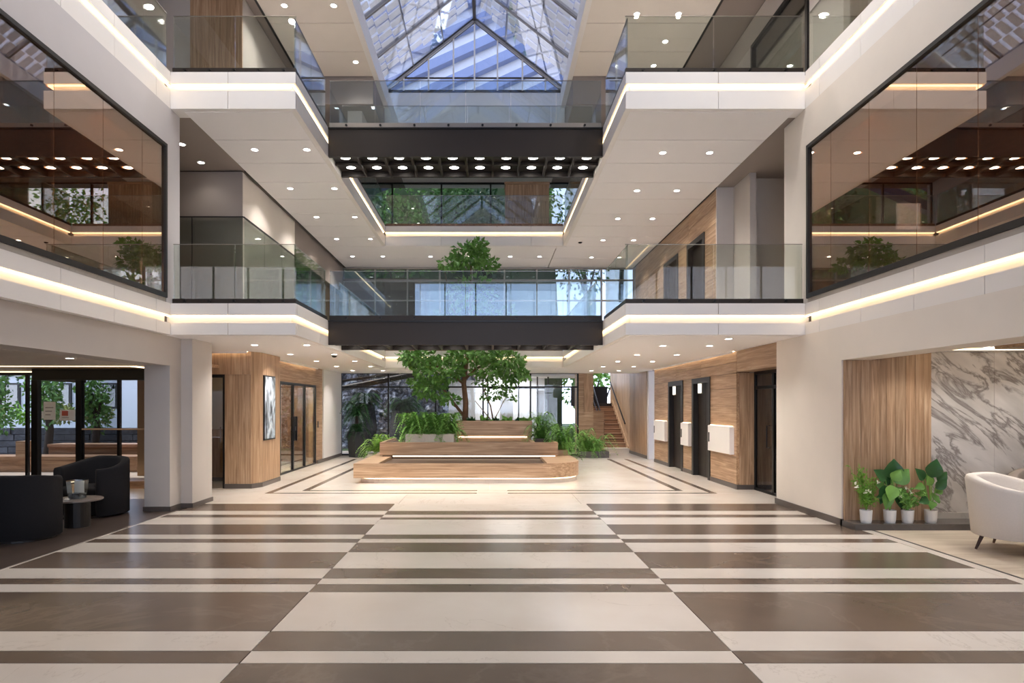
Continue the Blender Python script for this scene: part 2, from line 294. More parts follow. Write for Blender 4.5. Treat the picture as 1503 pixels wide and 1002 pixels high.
# gallery floors and soffits
def gallery(nm, lv, paneled):
    zb, zt = lv['zb'], lv['zt']; e = .3
    boxes = [(-8.5, VL - e, YF + e, YG, zb + .03, zt), (VR + e, 8.5, YF + e, YG, zb + .03, zt), (VL - e, VR + e, YB + e, YG, zb + .03, zt)]
    r = st('floor_' + nm, 'greige', 'slab of the %s gallery around the void' % nm, boxes, 'gallery')
    return r
gallery('first', L1, False); g2 = gallery('top', L2, True)
st('ceiling', 'soffit', 'plain white ceiling over the ground floor round the void', [(-8.5, VL - .09, YF + .09, YG, 2.665, 2.70), (VR + .09, 8.5, YF + .09, YG, 2.665, 2.70), (VL - .09, VR + .09, YB + .09, YG, 2.665, 2.70)], 'ceiling')
def soffit_panels(root, z, xa, xb, ya, yb, pitch, mat='soffit'):
    n = round((yb - ya) / pitch)
    for k in range(n): bx('soffit_panel', mat, xa, xb, ya + (yb - ya) * k / n + .011, ya + (yb - ya) * (k + 1) / n - .011, z, z + .03, root)
c1 = st('ceiling_first', 'taupe', 'panelled white soffit over the first gallery', [(-8.5, VL - .09, YF + .09, YG, 6.075, 6.10), (VR + .09, 8.5, YF + .09, YG, 6.075, 6.10), (VL - .09, VR + .09, YB + .09, YG, 6.075, 6.10)], 'ceiling')
soffit_panels(c1, 6.045, -4.62, VL - .09, YF + .09, YB + .05, .96); soffit_panels(c1, 6.045, VR + .09, 4.60, YF + .09, YB + .05, .96)
soffit_panels(c1, 6.045, -4.62, 1.85, YB + .05, YG - .05, 1.4); soffit_panels(c1, 6.045, 1.88, 4.60, YB + .05, YG - .05, 1.4)
bx('shadow_gap', 'black_trim', -4.66, -4.62, 11.9, YG - .1, 6.045, 6.075, c1); bx('shadow_gap', 'black_trim', 4.60, 4.64, 12.8, YG - .1, 6.045, 6.075, c1); bx('shadow_gap', 'black_trim', -4.62, 4.6, YG - .09, YG - .03, 6.02, 6.075, c1)
# top ceiling with the skylight opening
SX0, SX1, SY0, SY1 = -2.75, 1.95, 3.0, 16.4
c2 = st('ceiling_top', 'taupe', 'panelled top ceiling on both sides of the skylight', [(-8.5, SX0 - .02, YBACK, 20.6, ZC + .03, ZC + .45), (SX1 + .02, 8.5, YBACK, 20.6, ZC + .03, ZC + .45), (SX0 - .02, SX1 + .02, YBACK, SY0, ZC + .03, ZC + .45)], 'ceiling')
yp = [14.83 - k * 1.03 for k in range(0, 20)]
for k in range(len(yp) - 1):
    bx('soffit_panel', 'plaster', -4.48, SX0 - .02, yp[k + 1] + .010, yp[k] - .010, ZC, ZC + .03, c2); bx('soffit_panel', 'plaster', SX1 + .02, 4.44, yp[k + 1] + .010, yp[k] - .010, ZC, ZC + .03, c2)
for x in (-4.52, 4.44): bx('shadow_gap', 'black_trim', x, x + .04, 4, 14.8, ZC - .02, ZC + .03, c2)
bx('bulkhead', 'taupe', -8.5, SX0 - .02, 14.86, 20.6, 8.76, ZC + .03, c2); bx('bulkhead', 'taupe', SX1 + .02, 8.5, 14.86, 20.6, 8.76, ZC + .03, c2); bx('bulkhead', 'white_panel', SX0 - .02, SX1 + .02, SY1 + .08, 20.6, 8.76, 9.78, c2)
for x0, x1 in ((-3.45, -3.1), (3.5, 3.9)): bx('ceiling_drop', 'plaster', x0, x1, 15.2, 17.0, 8.2, 8.76, c2)

# ------------------------------------------------------------ skylight
sk = thing('skylight', 'pitched glass skylight with staggered pale shading fins over the void', 'skylight', (-.4, 10, ZC), kind='structure')
ZE, ZR, XM = 9.84, 11.69, (SX0 + SX1) / 2
for x0, x1 in ((SX0 - .02, SX0 + .10), (SX1 - .10, SX1 + .02)): bx('kerb', 'white_panel', x0, x1, SY0, SY1, ZC, ZE, sk); 
for x0, x1 in ((SX0 - .02, SX0 + .03), (SX1 - .03, SX1 + .02)): bx('kerb_lip', 'white_panel', x0, x1, SY0, SY1, ZE, ZE + .1, sk)
bx('ridge_beam', 'dark_metal', XM - .04, XM + .04, SY0, SY1, ZR - .06, ZR + .06, sk)
SL = math.hypot(XM - SX0, ZR - ZE); far = MB()
for sgn in (-1, 1):
    ex = SX0 if sgn < 0 else SX1
    sv = Vector((XM - ex, 0, ZR - ZE)).normalized(); yv = Vector((0, 1, 0)); nv = yv.cross(sv) * (1 if sgn > 0 else -1)
    if nv.z < 0: nv = -nv
    e0 = Vector((ex, 0, ZE))
    n = 9
    for k in range(n):                 # panes
        y0, y1 = SY0 + (SY1 - SY0) * k / n, SY0 + (SY1 - SY0) * (k + 1) / n
        MB().obox(e0 + sv * SL / 2 + yv * (y0 + y1) / 2, sv, yv, nv, SL, y1 - y0 - .02, .012).build('glass_pane', 'sky_glass', sk)
        MB().obox(e0 + sv * SL / 2 + yv * y1 + nv * .02, sv, yv, nv, SL, .05, .09).build('rafter', 'steel' if k < n - 1 else 'dark_metal', sk)
    for q in (.33, .66): MB().obox(e0 + sv * SL * q + yv * (SY0 + SY1) / 2 + nv * .03, sv, yv, nv, .022, SY1 - SY0, .05).build('purlin', 'steel', sk)
    rows, pit = 8, .30
    fl = SL / rows; tilt = -R(6)
    a1 = yv * math.cos(tilt) + nv * math.sin(tilt); a2 = -yv * math.sin(tilt) + nv * math.cos(tilt)
    proto = None
    for rw in range(rows):
        for k in range(int((SY1 - SY0 - .2) / pit)):
            y = SY1 - .2 - k * pit - (pit / 2 if rw % 2 else 0)
            c = e0 + sv * SL * (rw + .5) / rows + nv * .26 + yv * y
            if k >= 18: far.obox(c, sv, a1, a2, fl * .93, .175, .03); continue
            if proto is None:
                proto = MB().obox(c, sv, a1, a2, fl * .93, .175, .03).build('shading_fin', 'fin', sk); pc_ = c; pl = proto.location.copy()
            else:
                o = proto.copy(); C.objects.link(o); o.location = pl + (c - pc_)
far.build('shading_fins', 'fin', sk, kind='stuff')
bx('end_gable', 'white_panel', SX0, SX1, SY0 - .1, SY0, ZC, ZE, sk)
MB().poly([(SX0, SY0 - .05, ZE), (SX1, SY0 - .05, ZE), (XM, SY0 - .05, ZR + .1)]).build('end_gable', 'white_panel', sk)
# gable
gb = thing('gable_window', 'triangular glazed gable end of the skylight with slim mullions', 'window', (XM, SY1, 8.8), kind='structure')
MB().box(SX0, SX1, SY1 - .03, SY1 + .03, ZE - .04, ZE + .02).build('sill_frame', 'dark_metal', gb)
bx('upstand', 'white_panel', SX0, SX1, SY1, SY1 + .08, 8.76, ZE - .04, gb)
edges = [SX0 + .03, -2.25, -1.6, -.95, XM, .2, .85, 1.45, SX1 - .03]
zt_ = lambda x: ZE + (ZR - ZE) * (1 - abs(x - XM) / (XM - SX0))
for a, b in zip(edges[:-1], edges[1:]):
    MB().poly([(a, SY1, ZE), (b, SY1, ZE), (b, SY1, zt_(b)), (a, SY1, zt_(a))]).build('glass_pane', 'sky_glass', gb)
for a in edges[1:-1]: bx('mullion', 'white_panel', a - .02, a + .02, SY1 - .04, SY1 - .01, ZE, zt_(a) - .03, gb)
bx('transom', 'dark_metal', -2.3, 1.5, SY1 - .03, SY1 + .01, 10.16, 10.19, gb)
for s_ in (-1, 1):
    a = Vector((SX0 if s_ < 0 else SX1, SY1, ZE)); b = Vector((XM, SY1, ZR)); d = (b - a)
    MB().obox((a + b) / 2, d.normalized(), Vector((0, 1, 0)), d.normalized().cross(Vector((0, 1, 0))), d.length, .10, .08).build('sloping_frame', 'dark_metal', gb)
    MB().obox((a + b) / 2 + Vector((0, -.07, -.05)), d.normalized(), Vector((0, 1, 0)), d.normalized().cross(Vector((0, 1, 0))), d.length, .05, .05).build('sloping_trim', 'steel', gb)
# neighbouring wall beyond the gable; slanting bars stand in for cast fin shadows
nb = thing('gable_shadow_wall', 'pale wall with slanting blue-grey bars shaped as fin shadows beyond the skylight gable', 'building', (-.4, 21.5, 9.9))
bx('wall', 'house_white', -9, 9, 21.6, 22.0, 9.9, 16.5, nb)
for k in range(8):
    c = Vector((-.4, 21.35, 10.6 + k * .82)); d = Vector((.91, 0, .41)).normalized(); MB().obox(c, d, Vector((0, 1, 0)), d.cross(Vector((0, 1, 0))), 12.5, .3, .30).build('shadow_bar', 'shadow_blue', nb)

# ------------------------------------------------------------ side walls of the front hall
for s, X, pier0, pier1, nm in ((-1, XL, 9.24, 9.66, 'left'), (1, XR, 9.30, 10.05, 'right')):
    o = X + s * .35
    st('wall_' + nm, 'plaster' if s > 0 else 'grey_pier', 'plaster wall above and below the tinted upper window on the %s side' % ('armchair' if s < 0 else 'elevator'),
       [(X, o, -6, pier1, 5.47, 6.05), (X, o, pier0 + .02, pier1, 3.14, 5.47), (X + s * .06, o, -6, pier0 + .02, 3.14, 3.20), (X + s * .30, o, -6, YF, 2.67, 3.14), (X + s * .30, o, -6, YF, 6.05, 6.6)])
    bx('sill', 'concrete', X - s * .0, X + s * .14, -6, pier0, 3.14, 3.20, None, kind='structure', label='grey stone sill strip under the tinted upper window, %s side' % ('armchair' if s < 0 else 'elevator'), cat='sill').name = 'trim_sill'
    wd = thing('window_1' if s < 0 else 'window_2', 'tall brown-tinted mirror window in black frame above the %s' % ('armchairs' if s < 0 else 'marble wall'), 'window', (X, 5, 3.2), kind='structure')
    bx('frame_rail', 'black_trim', X - s * .02, X + s * .06, -6, pier0 + .02, 3.20, 3.27, wd); bx('frame_rail', 'black_trim', X - s * .02, X + s * .06, -6, pier0 + .02, 5.42, 5.47, wd)
    bx('frame_post', 'black_trim', X - s * .02, X + s * .06, pier0 - .03, pier0 + .02, 3.27, 5.42, wd)
    y = pier0 - .03; first = .57
    while y > -6:
        y2 = max(-6, y - (first if first else .875)); first = None
        bx('glass_pane', 'tint_glass', X + s * .012, X + s * .02, y2 + .004, y - .004, 3.27, 5.42, wd); y = y2
    # room behind the tinted glass
    rm = st('wall_room_' + nm, 'walnut_y', 'wood-lined room behind the tinted window, %s side' % ('armchair' if s < 0 else 'elevator'), [(X + s * 2.2, X + s * 2.3, -6, 9.3, 3.14, 6.05), (X + s * .35, X + s * 2.3, 9.3, 9.36, 3.14, 6.05), (X + s * .35, X + s * 2.2, -6, 9.3, 6.0, 6.05), (X + s * .35, X + s * 2.3, -6.06, -6, 3.14, 6.05), (X + s * .3, X + s * 2.2, -6, 9.3, 3.08, 3.14)])
    bx('fill_strip', 'room_fill', X + s * .9, X + s * 1.0, -5, 9.2, 5.985, 5.998, rm)  # added glowing strip that brightens the room seen through the tint
    # wall behind the gallery balustrade on the top floor
    st('wall_top_' + nm, 'grey_pier' if s < 0 else 'plaster', 'set-back plaster wall of the top floor, %s side' % ('armchair' if s < 0 else 'elevator'), [(X + s * .95, X + s * 1.05, -6, 9.4, 6.6, ZC)])
    bx('floor_top_' + nm, 'greige', X + s * .3, X + s * 1.05, -6, 9.4, 6.54, 6.595, kind='structure', label='strip of top floor behind the side band, %s side' % ('armchair' if s < 0 else 'elevator'), cat='floor')

# beams over the lounges and the piers under them
ZB = 2.22
st('wall_lounge_left', 'greige', 'beam over the armchair lounge opening and its stepped pier', [(-5.27, -4.88, -6, 9.56, ZB, 2.67), (-5.27, -4.88, 9.56, 9.9, 0, 2.67), (-5.27, -4.70, 9.9, 10.6, 0, 2.67)])
bx('baseboard_left', 'skirting', -5.285, -4.865, 9.545, 9.9, 0, .07, kind='structure', label='dark skirting round the stepped grey pier', cat='skirting'); bx('baseboard_left_return', 'skirting', -5.285, -4.685, 9.885, 10.615, 0, .07, kind='structure', label='dark skirting at the rear of the stepped grey pier', cat='skirting')
st('wall_lounge_right', 'plaster', 'beam over the marble lounge opening and the broad white pier', [(XR, 5.12, -6, 8.41, ZB, 2.67), (XR, 5.12, 8.41, 10.32, 0, 2.67)])
MB().box(XR - .02, XR, 8.39, 10.34, 0, .09).box(XR - .02, 5.12, 10.32, 10.34, 0, .09).box(XR - .02, XR + .02, 8.39, 8.41, 0, .09).build('baseboard_right', 'skirting', kind='structure', label='dark stone skirting of the broad white pier', cat='skirting')

# entrance facade behind
st('wall_back', 'plaster', 'plaster surround of the entrance glazing', [(-16, -3.7, YBACK - .2, YBACK, 0, 12), (5.3, 10.5, YBACK - .2, YBACK, 0, 12), (-3.7, 5.3, YBACK - .2, YBACK, 7.6, 12)])
ff = thing('window_3', 'tall entrance glazing of the hall facing the galleries', 'window', (.8, YBACK, 0), kind='structure')
for k in range(7): x = -3.7 + 9 * k / 6; bx('mullion', 'black_metal', x - .03, x + .03, YBACK - .15, YBACK - .05, 0, 7.6, ff)
for z in (2.6, 5.2): bx('transom', 'black_metal', -3.7, 5.3, YBACK - .14, YBACK - .06, z, z + .06, ff)
for k in range(6): bx('glass_pane', 'pane_glass', -3.67 + 1.5 * k, -2.23 + 1.5 * k, YBACK - .105, YBACK - .095, .02, 7.58, ff)
# outer shell that closes the side lounges
st('wall_shell', 'greige', 'outer walls closing the side lounges and roof voids', [(10.4, 10.5, YBACK, 9.0, 0, 3.1), (-15.6, -15.5, YBACK, 14.1, 0, 3.1), (-8.6, -8.5, -6, YG, 6.0, ZC + .4), (8.5, 8.6, -6, YG, 3.14, ZC + .4), (-8.6, -8.5, 9.4, YG, 3.14, 6.1), (-8.5, 8.5, -6.1, -6.0, ZC, ZC + .4)])

# ------------------------------------------------------------ glass balustrades
def rail(name, label, axis, fix, t0, t1, z0, z1, n, mat='clear_glass', base_mat='dark_metal', bh=.07, bolts=0, face=-1):
    r = thing(name, label, 'railing', ((t0 + t1) / 2, fix, z0) if axis == 'X' else (fix, (t0 + t1) / 2, z0))
    def b_(nm, mt, a, b, n0, n1, za, zb): return bx(nm, mt, a, b, fix + n0, fix + n1, za, zb, r) if axis == 'X' else bx(nm, mt, fix + n0, fix + n1, a, b, za, zb, r)
    b_('base_channel', base_mat, t0, t1, -.035, .035, z0, z0 + bh)
    for k in range(n): b_('glass_pane', mat, t0 + (t1 - t0) * k / n + .006, t0 + (t1 - t0) * (k + 1) / n - .006, -.007, .007, z0 + bh, z1)
    b_('top_edge', 'steel', t0, t1, -.008, .008, z1, z1 + .008)
    for k in range(bolts):
        t = t0 + (t1 - t0) * (k + .5) / bolts
        MB().tube([(t, fix + face * .035, z0 + bh * .5), (t, fix + face * .055, z0 + bh * .5)], .022, 8).build('clamp_bolt', 'black_metal', r)
    return r
for lv, z1, nm in ((L1, 4.03, 'first gallery'), (L2, 7.46, 'top gallery')):
    z0 = lv['zt']
    rail('glass_balustrade', 'front glass balustrade of the %s on the armchair side' % nm, 'X', YF + .05, XL + .02, VL - .005, z0, z1, 2, bolts=5)
    rail('glass_balustrade', 'front glass balustrade of the %s on the elevator side' % nm, 'X', YF + .05, VR + .005, XR - .02, z0, z1, 2, bolts=5)
    rail('glass_balustrade', 'glass balustrade of the %s between front corner and footbridge, armchair side' % nm, 'Y', VL - .05, YF + .10, BY0, z0, z1, 2)
    rail('glass_balustrade', 'glass balustrade of the %s between front corner and footbridge, elevator side' % nm, 'Y', VR + .05, YF + .10, BY0, z0, z1, 2)
    rail('glass_balustrade', 'glass balustrade of the %s behind the footbridge, armchair side' % nm, 'Y', VL - .05, BY1, YB, z0, z1, 4)
    rail('glass_balustrade', 'glass balustrade of the %s behind the footbridge, elevator side' % nm, 'Y', VR + .05, BY1, YB, z0, z1, 4)
    rail('glass_balustrade', 'glass balustrade along the rear void edge of the %s' % nm, 'X', YB + .05, VL, VR, z0, z1, 5, base_mat='walnut_y')
    bg = 'bridge_glass'
    rail('glass_balustrade', 'front glass balustrade of the %s footbridge with bluish panes' % nm.split()[0], 'X', BY0 + .05, VL + .02, VR - .02, z0 - .0, z1, 6, bg, 'steel' if lv is L2 else 'dark_metal', .09, 8)
    rail('glass_balustrade', 'rear glass balustrade of the %s footbridge' % nm.split()[0], 'X', BY1 - .05, VL + .02, VR - .02, z0 - .0, z1, 6, 'clear_glass', 'steel', .05)
rail('glass_balustrade', 'glass balustrade on the panelled side band above the mirror window, armchair side', 'Y', XL - .05, -6, YF - .02, 6.6, 7.46, 10, bh=.012, base_mat='white_panel'); rail('glass_balustrade', 'glass balustrade on the panelled side band above the mirror window, elevator side', 'Y', XR + .05, -6, YF - .02, 6.6, 7.46, 10, bh=.012, base_mat='white_panel')

# ------------------------------------------------------------ downlights
def lamp(parent, loc, energy, size=R(130), col=(1, .945, .885), soft=.06):
    l = bpy.data.lights.new('downlight_lamp', 'SPOT'); l.energy = energy * SPOT; l.spot_size = size; l.spot_blend = .8; l.color = col; l.shadow_soft_size = soft
    q = bpy.data.objects.new('downlight_lamp', l); C.objects.link(q); q.parent = parent; q.location = loc
proto_dl = None
def downlight(x, y, z, label, group, energy=0, r=.045):
    t = thing('ceiling_light', label, 'ceiling light', (x, y, z), group)
    global proto_dl
    if proto_dl is None:
        MB().lathe([(.052, z - .003), (.054, z - .010), (.072, z - .008), (.074, z)], x, y, 16, cap=False).build('trim_ring', 'white_panel', t)
        MB().lathe([(.053, z - .009), (.053, z - .001)], x, y, 16).build('lens', 'lens', t); proto_dl = t
    else:
        for ch in proto_dl.children:
            if ch.type == 'MESH': o = ch.copy(); C.objects.link(o); o.parent = t
    if energy: lamp(t, (0, 0, -.02), energy)
    return t
sA, sE = 'armchair side', 'elevator side'
for side, xs_, y0 in ((sA, (-4.07, -3.17), 10.85), (sE, (3.03, 3.85), 10.98)):
    for k in range(5):
        y = y0 + 1.93 * k
        for x in xs_:
            downlight(x, y, 6.045, 'round downlight in the panelled soffit over the first gallery, %s' % side, 'soffit downlights of the first gallery, ' + side, 26)
            downlight(x, y, 2.665, 'round downlight in the plain ground-floor ceiling, %s' % side, 'ground-floor ceiling downlights, ' + side, 22)
downlight(3.75, 9.84, 2.665, 'round downlight in the plain ground-floor ceiling, elevator side', 'ground-floor ceiling downlights, elevator side', 12)
for x in (-1.76, -.6, .6, 1.47): downlight(x, 18.6, 6.045, 'round downlight in the rear soffit between the void and the rear glazing, first gallery', 'rear soffit downlights, first gallery', 20)
for x in (-5.26, -5.3): downlight(x, 10.7 if x > -5.28 else 11.5, 6.075, 'small downlight in the grey-brown ceiling recess beside the box wall', 'recess downlights', 3)
for x, ys_ in ((-3.04, (6.2, 8.2, 10.2, 12.2, 14.2)), (-4.0, (6.2, 8.2, 10.2, 12.2)), (2.92, (6.4, 8.4, 10.4, 12.46)), (3.75, (6.4, 8.4, 10.4, 12.46, 13.4, 14.35))):
    for y in ys_: downlight(x, y, ZC, 'round downlight in the top ceiling beside the skylight, %s' % (sA if x < 0 else sE), 'top ceiling downlights, ' + (sA if x < 0 else sE), 45 if y < 13 else 22)

# ------------------------------------------------------------ footbridges
def bridge(label, lv, grp):
    zb, zt = lv['zb'] + .03, lv['zt'] - .03
    b = thing('footbridge', label, 'bridge', ((VL + VR) / 2, BY0, zb))
    bx('front_beam', 'dark_metal', VL + .005, VR - .005, BY0, BY0 + .06, zb, zt, b); bx('rear_beam', 'dark_metal', VL + .005, VR - .005, BY1 - .06, BY1, zb, zt, b)
    bx('top_flange', 'black_metal', VL + .005, VR - .005, BY0 - .02, BY0 + .12, zt, zt + .028, b)
    bx('deck', 'greige', VL + .005, VR - .005, BY0 + .12, BY1, zt, zt + .028, b); bx('soffit_plate', 'black_trim', VL + .005, VR - .005, BY0 + .06, BY1 - .06, zb + .10, zb + .13, b)
    n = 10; wd = (VR - VL) / n
    for k in range(1, n): bx('cross_rib', 'dark_metal', VL + wd * k - .02, VL + wd * k + .02, BY0 + .06, BY1 - .06, zb, zb + .10, b)
    bx('long_rib', 'dark_metal', VL + .005, VR - .005, (BY0 + BY1) / 2 - .015, (BY0 + BY1) / 2 + .015, zb + .04, zb + .10, b)
    for k in range(n):
        for j in range(2):
            x = VL + wd * (k + .5); y = BY0 + .06 + (BY1 - BY0 - .12) * (.25 + .5 * j); z = zb + .10
            t = thing('ceiling_light', 'oval flush light between ribs under the %s footbridge' % grp, 'ceiling light', (x, y, z), 'lights under the %s footbridge' % grp)
            MB().lathe([(.085, z - .004), (.086, z - .012), (.104, z - .012), (.105, z)], x, y, 16, 1, .75, False).build('trim_ring', 'black_metal', t)
            MB().lathe([(.085, z - .014), (.085, z - .002)], x, y, 16, 1, .75).build('lens', 'lens', t)
            if k in (1, 4, 7): lamp(t, (0, 0, -.03), 12)
    return b
bridge('dark steel footbridge across the void at first gallery level, tree crown below', L1, 'first'); bridge('dark steel footbridge across the void at top gallery level, under the skylight', L2, 'top')

# ------------------------------------------------------------ ground floor, armchair side beyond the pier
st('wall_room_front', 'oak_z', 'oak front wall with the narrow doorway beside the grey pier', [(-6.65, -4.65, 12.2, 12.38, 2.22, 2.665), (-6.65, -5.62, 12.2, 12.38, 0, 2.22)])
pw = thing('wall_picture', 'oak clad corner between narrow doorway and glass doors', 'wall', (-4.8, 12.6, 0), kind='structure')
bx('oak_board', 'oak_z', -5.16, -4.905, 12.2, 12.38, .09, 2.218, pw); bx('oak_board', 'oak_z', -4.90, -4.652, 12.2, 12.38, .09, 2.218, pw)
MB().prism([(-4.648, 12.2), (-4.52, 12.44), (-4.52, 12.46), (-4.84, 12.46), (-4.84, 12.385), (-4.648, 12.385)], .09, 2.663).build('oak_board', 'oak_z', pw)
bx('oak_board', 'oak_z', -4.84, -4.52, 12.465, 13.5, .09, 2.663, pw)
MB().prism([(-5.16, 12.185), (-4.63, 12.185), (-4.505, 12.43), (-4.505, 13.5), (-4.84, 13.5), (-4.84, 12.38), (-5.16, 12.38)], 0, .09).build('baseboard', 'skirting', pw)
d = thing('door_1', 'narrow black framed glass doorway in the oak wall beside the grey pier', 'door', (-5.4, 12.25, 0), kind='structure')
bx('frame', 'black_metal', -5.62, -5.58, 12.2, 12.3, 0, 2.22, d); bx('frame', 'black_metal', -5.2, -5.16, 12.2, 12.3, 0, 2.22, d); bx('frame', 'black_metal', -5.58, -5.2, 12.2, 12.3, 2.16, 2.22, d)
bx('glass_pane', 'clear_glass', -5.58, -5.2, 12.245, 12.255, 0, 2.16, d); bx('handle', 'steel', -5.24, -5.22, 12.16, 12.18, .9, 1.2, d)
pc = thing('framed_picture', 'tall narrow black-framed picture of pale rock and falling water on oak wall', 'picture', (-4.5, 12.82, .92))
bx('frame', 'black_metal', -4.52, -4.495, 12.50, 13.14, .92, 2.22, pc); bx('print', 'picture', -4.495, -4.490, 12.525, 13.115, .945, 2.195, pc)
XD = -4.84
st('wall_doors', 'oak_y', 'oak lintel and jamb round the glass double doors', [(XD - .2, XD, 13.5, 18.1, 2.18, 2.665), (XD - .2, XD, 17.44, 18.1, 0, 2.18)])
d = thing('door_2', 'black framed glass double doors with side lights in the oak wall', 'door', (XD, 15.5, 0), kind='structure')
dy = [13.5, 14.49, 15.47, 16.44, 17.44]
for y in dy: bx('frame', 'black_metal', XD - .06, XD, y - .03, y + .03, 0, 2.15, d)
bx('frame', 'black_metal', XD - .06, XD, 13.5, 17.44, 2.12, 2.18, d); bx('frame', 'black_metal', XD - .06, XD, 13.5, 17.44, 0, .035, d)
for a, b in zip(dy[:-1], dy[1:]): bx('glass_pane', 'clear_glass', XD - .035, XD - .025, a + .03, b - .03, .035, 2.12, d)
for y in (15.38, 15.56): bx('pull_handle', 'black_metal', XD, XD + .06, y - .012, y + .012, .75, 1.35, d)
bx('lock', 'steel', XD, XD + .03, 15.40, 15.54, 1.0, 1.1, d)
bx('wall_gloss', 'white_panel', XD - .2, XD + .03, 18.12, YG, .0, 2.665, kind='structure', label='glossy white wall panel between glass doors and the rear planting', cat='wall'); bx('baseboard_gloss', 'skirting', XD - .2, XD + .045, 17.5, YG, 0, .09, kind='structure', label='dark skirting under the glossy white panel', cat='skirting')
bx('call_button', 'black_metal', XD, XD + .012, 17.6, 17.68, 1.0, 1.18, label='small black call plate on the oak jamb', cat='switch')
# oak planked room behind the doors
rb = st('wall_meeting', 'walnut_y', 'plank-lined back wall of the room behind the glass doors', [(-6.65, -6.6, 12.38, 18.1, 0, 2.665), (-6.6, XD - .2, 18.1, 18.2, 0, 2.665)])
for k in range(9): bx('plank', 'walnut_y', -6.6, -6.57, 12.4, 18.08, .02 + k * .29, .30 + k * .29, rb)
l = bpy.data.lights.new('door_room_fill', 'POINT'); l.energy = 60 * SPOT; l.color = (1, .86, .68); l.shadow_soft_size = .2; q = bpy.data.objects.new('door_room_fill', l); C.objects.link(q); q.location = (-5.7, 15.4, 2.4)  # added fill for the room behind the doors, without a fitting
cb = thing('sideboard', 'oak counter seen through the narrow doorway', 'cabinet', (-6.0, 13.6, 0)); bx('body', 'oak_z', -6.4, -5.6, 13.4, 13.9, .08, 1.1, cb); bx('plinth', 'skirting', -6.38, -5.62, 13.42, 13.9, 0, .08, cb); bx('door', 'oak_z', -6.0, -5.62, 13.38, 13.4, .1, .7, cb)
bx('white_screen', 'curtain', -6.5, -5.45, 14.2, 14.24, .0, 2.3, label='white screen panel standing in the room behind the narrow doorway', cat='screen')

# ------------------------------------------------------------ elevator side
XE = 4.75
def clad(root, X, ysegs, zs, mat='oak_y', t=.05, s=1):
    for (a, b) in ysegs:
        for z0, z1 in zip(zs[:-1], zs[1:]): bx('oak_panel', mat, X, X + s * t, a + .003, b - .003, z0 + .003, z1 - .003, root)
we = st('wall_elevator', 'walnut_y', 'oak clad wall with the two ground-floor elevator doors', [(XE + .05, XE + .25, 12.07, 13.5, 0, 2.665), (XE + .05, XE + .25, 14.7, 15.4, 0, 2.665), (XE + .05, XE + .25, 16.65, 18.1, 0, 2.665), (XE + .05, XE + .25, 13.5, 18.1, 2.24, 2.665), (XE + .17, XE + .3, 13.4, 16.8, 0, 2.24)])
clad(we, XE, ((12.07, 13.5), (14.7, 15.4), (16.65, 18.1)), (.09, .62, 1.15, 1.6, 1.95, 2.24)); clad(we, XE, ((12.07, 14.1), (14.1, 16.0), (16.0, 18.1)), (2.24, 2.45, 2.66))
for a, b in ((12.07, 13.5), (14.7, 15.4), (16.65, 18.1)): bx('baseboard', 'skirting', XE - .012, XE + .05, a, b, 0, .09, we)
for k in range(3): bx('oak_panel', 'oak_z', XE + .05 + k * .10, XE + .147 + k * .10, 12.04, 12.07, .09, 2.24, we)
bx('oak_panel', 'oak_y', XE, 5.12, 10.33, 12.06, 2.26, 2.66, we); bx('baseboard', 'skirting', XE - .01, 5.12, 12.025, 12.07, 0, .09, we)
def elevator(name, X, y0, y1, z0, z1, label):
    d = thing(name, label, 'elevator', (X, (y0 + y1) / 2, z0), kind='structure')
    for a, b in ((y0, y0 + .12), (y1 - .12, y1)): bx('frame', 'black_trim', X - .02, X + .16, a, b, z0, z1, d)
    bx('frame', 'black_trim', X - .02, X + .16, y0 + .12, y1 - .12, z1 - .12, z1, d)
    ym = (y0 + y1) / 2
    bx('door_leaf', 'dark_metal', X + .10, X + .14, y0 + .12, ym - .003, z0 + .01, z1 - .12, d); bx('door_leaf', 'dark_metal', X + .10, X + .14, ym + .003, y1 - .12, z0 + .01, z1 - .12, d)
    return d
elevator('door_3', XE, 13.5, 14.7, 0, 2.24, 'dark metal elevator door next to the wide white wall cabinet'); elevator('door_4', XE, 15.4, 16.65, 0, 2.24, 'dark metal elevator door nearer the timber stairs')
for y, g_ in ((14.05, 'wide white wall cabinet'), (16.0, 'timber stairs')):
    s_ = thing('floor_sign', 'small lit square plate above the elevator door nearer the %s' % g_, 'sign', (XE - .02, y, 1.9)); pl_ = bx('plate', 'steel', XE - .045, XE - .02, y - .13, y + .13, 1.88, 2.12, s_); bx('lit_face', 'plate_lit', XE - .05, XE - .045, y - .11, y + .11, 1.90, 2.10, pl_)
for a, b, lb in ((12.2, 13.42, 'wide white wall cabinet between oak return and first elevator door'), (14.76, 15.34, 'narrow white wall cabinet between the two elevator doors'), (16.75, 17.85, 'white wall cabinet between elevator door and stair hall')):
    c = thing('wall_cabinet', lb, 'cabinet', (XE, (a + b) / 2, .66)); bx('body', 'white_panel', XE - .07, XE, a, b, .66, 1.20, c); fr_ = bx('front', 'white_panel', XE - .085, XE - .073, a + .005, b - .005, .665, 1.195, c); bx('end_panel', 'white_panel', XE - .085, XE, a - .012, a - .002, .66, 1.2, c)
    bx('handle', 'black_metal', XE - .10, XE - .086, b - .1, b - .07, .85, 1.05, fr_); bx('led_strip', 'led_soft', XE - .04, XE - .01, a + .02, b - .02, 1.202, 1.212, c)
bx('trim_wash', 'led_soft', XE - .06, XE - .02, 12.1, 18.0, 2.655, 2.664, kind='structure', label='warm cove light along the top of the oak elevator wall', cat='light'); bx('trim_wash_doors', 'led_soft', XD + .02, XD + .06, 13.55, 17.4, 2.655, 2.664, kind='structure', label='warm cove light above the glass double doors', cat='light')
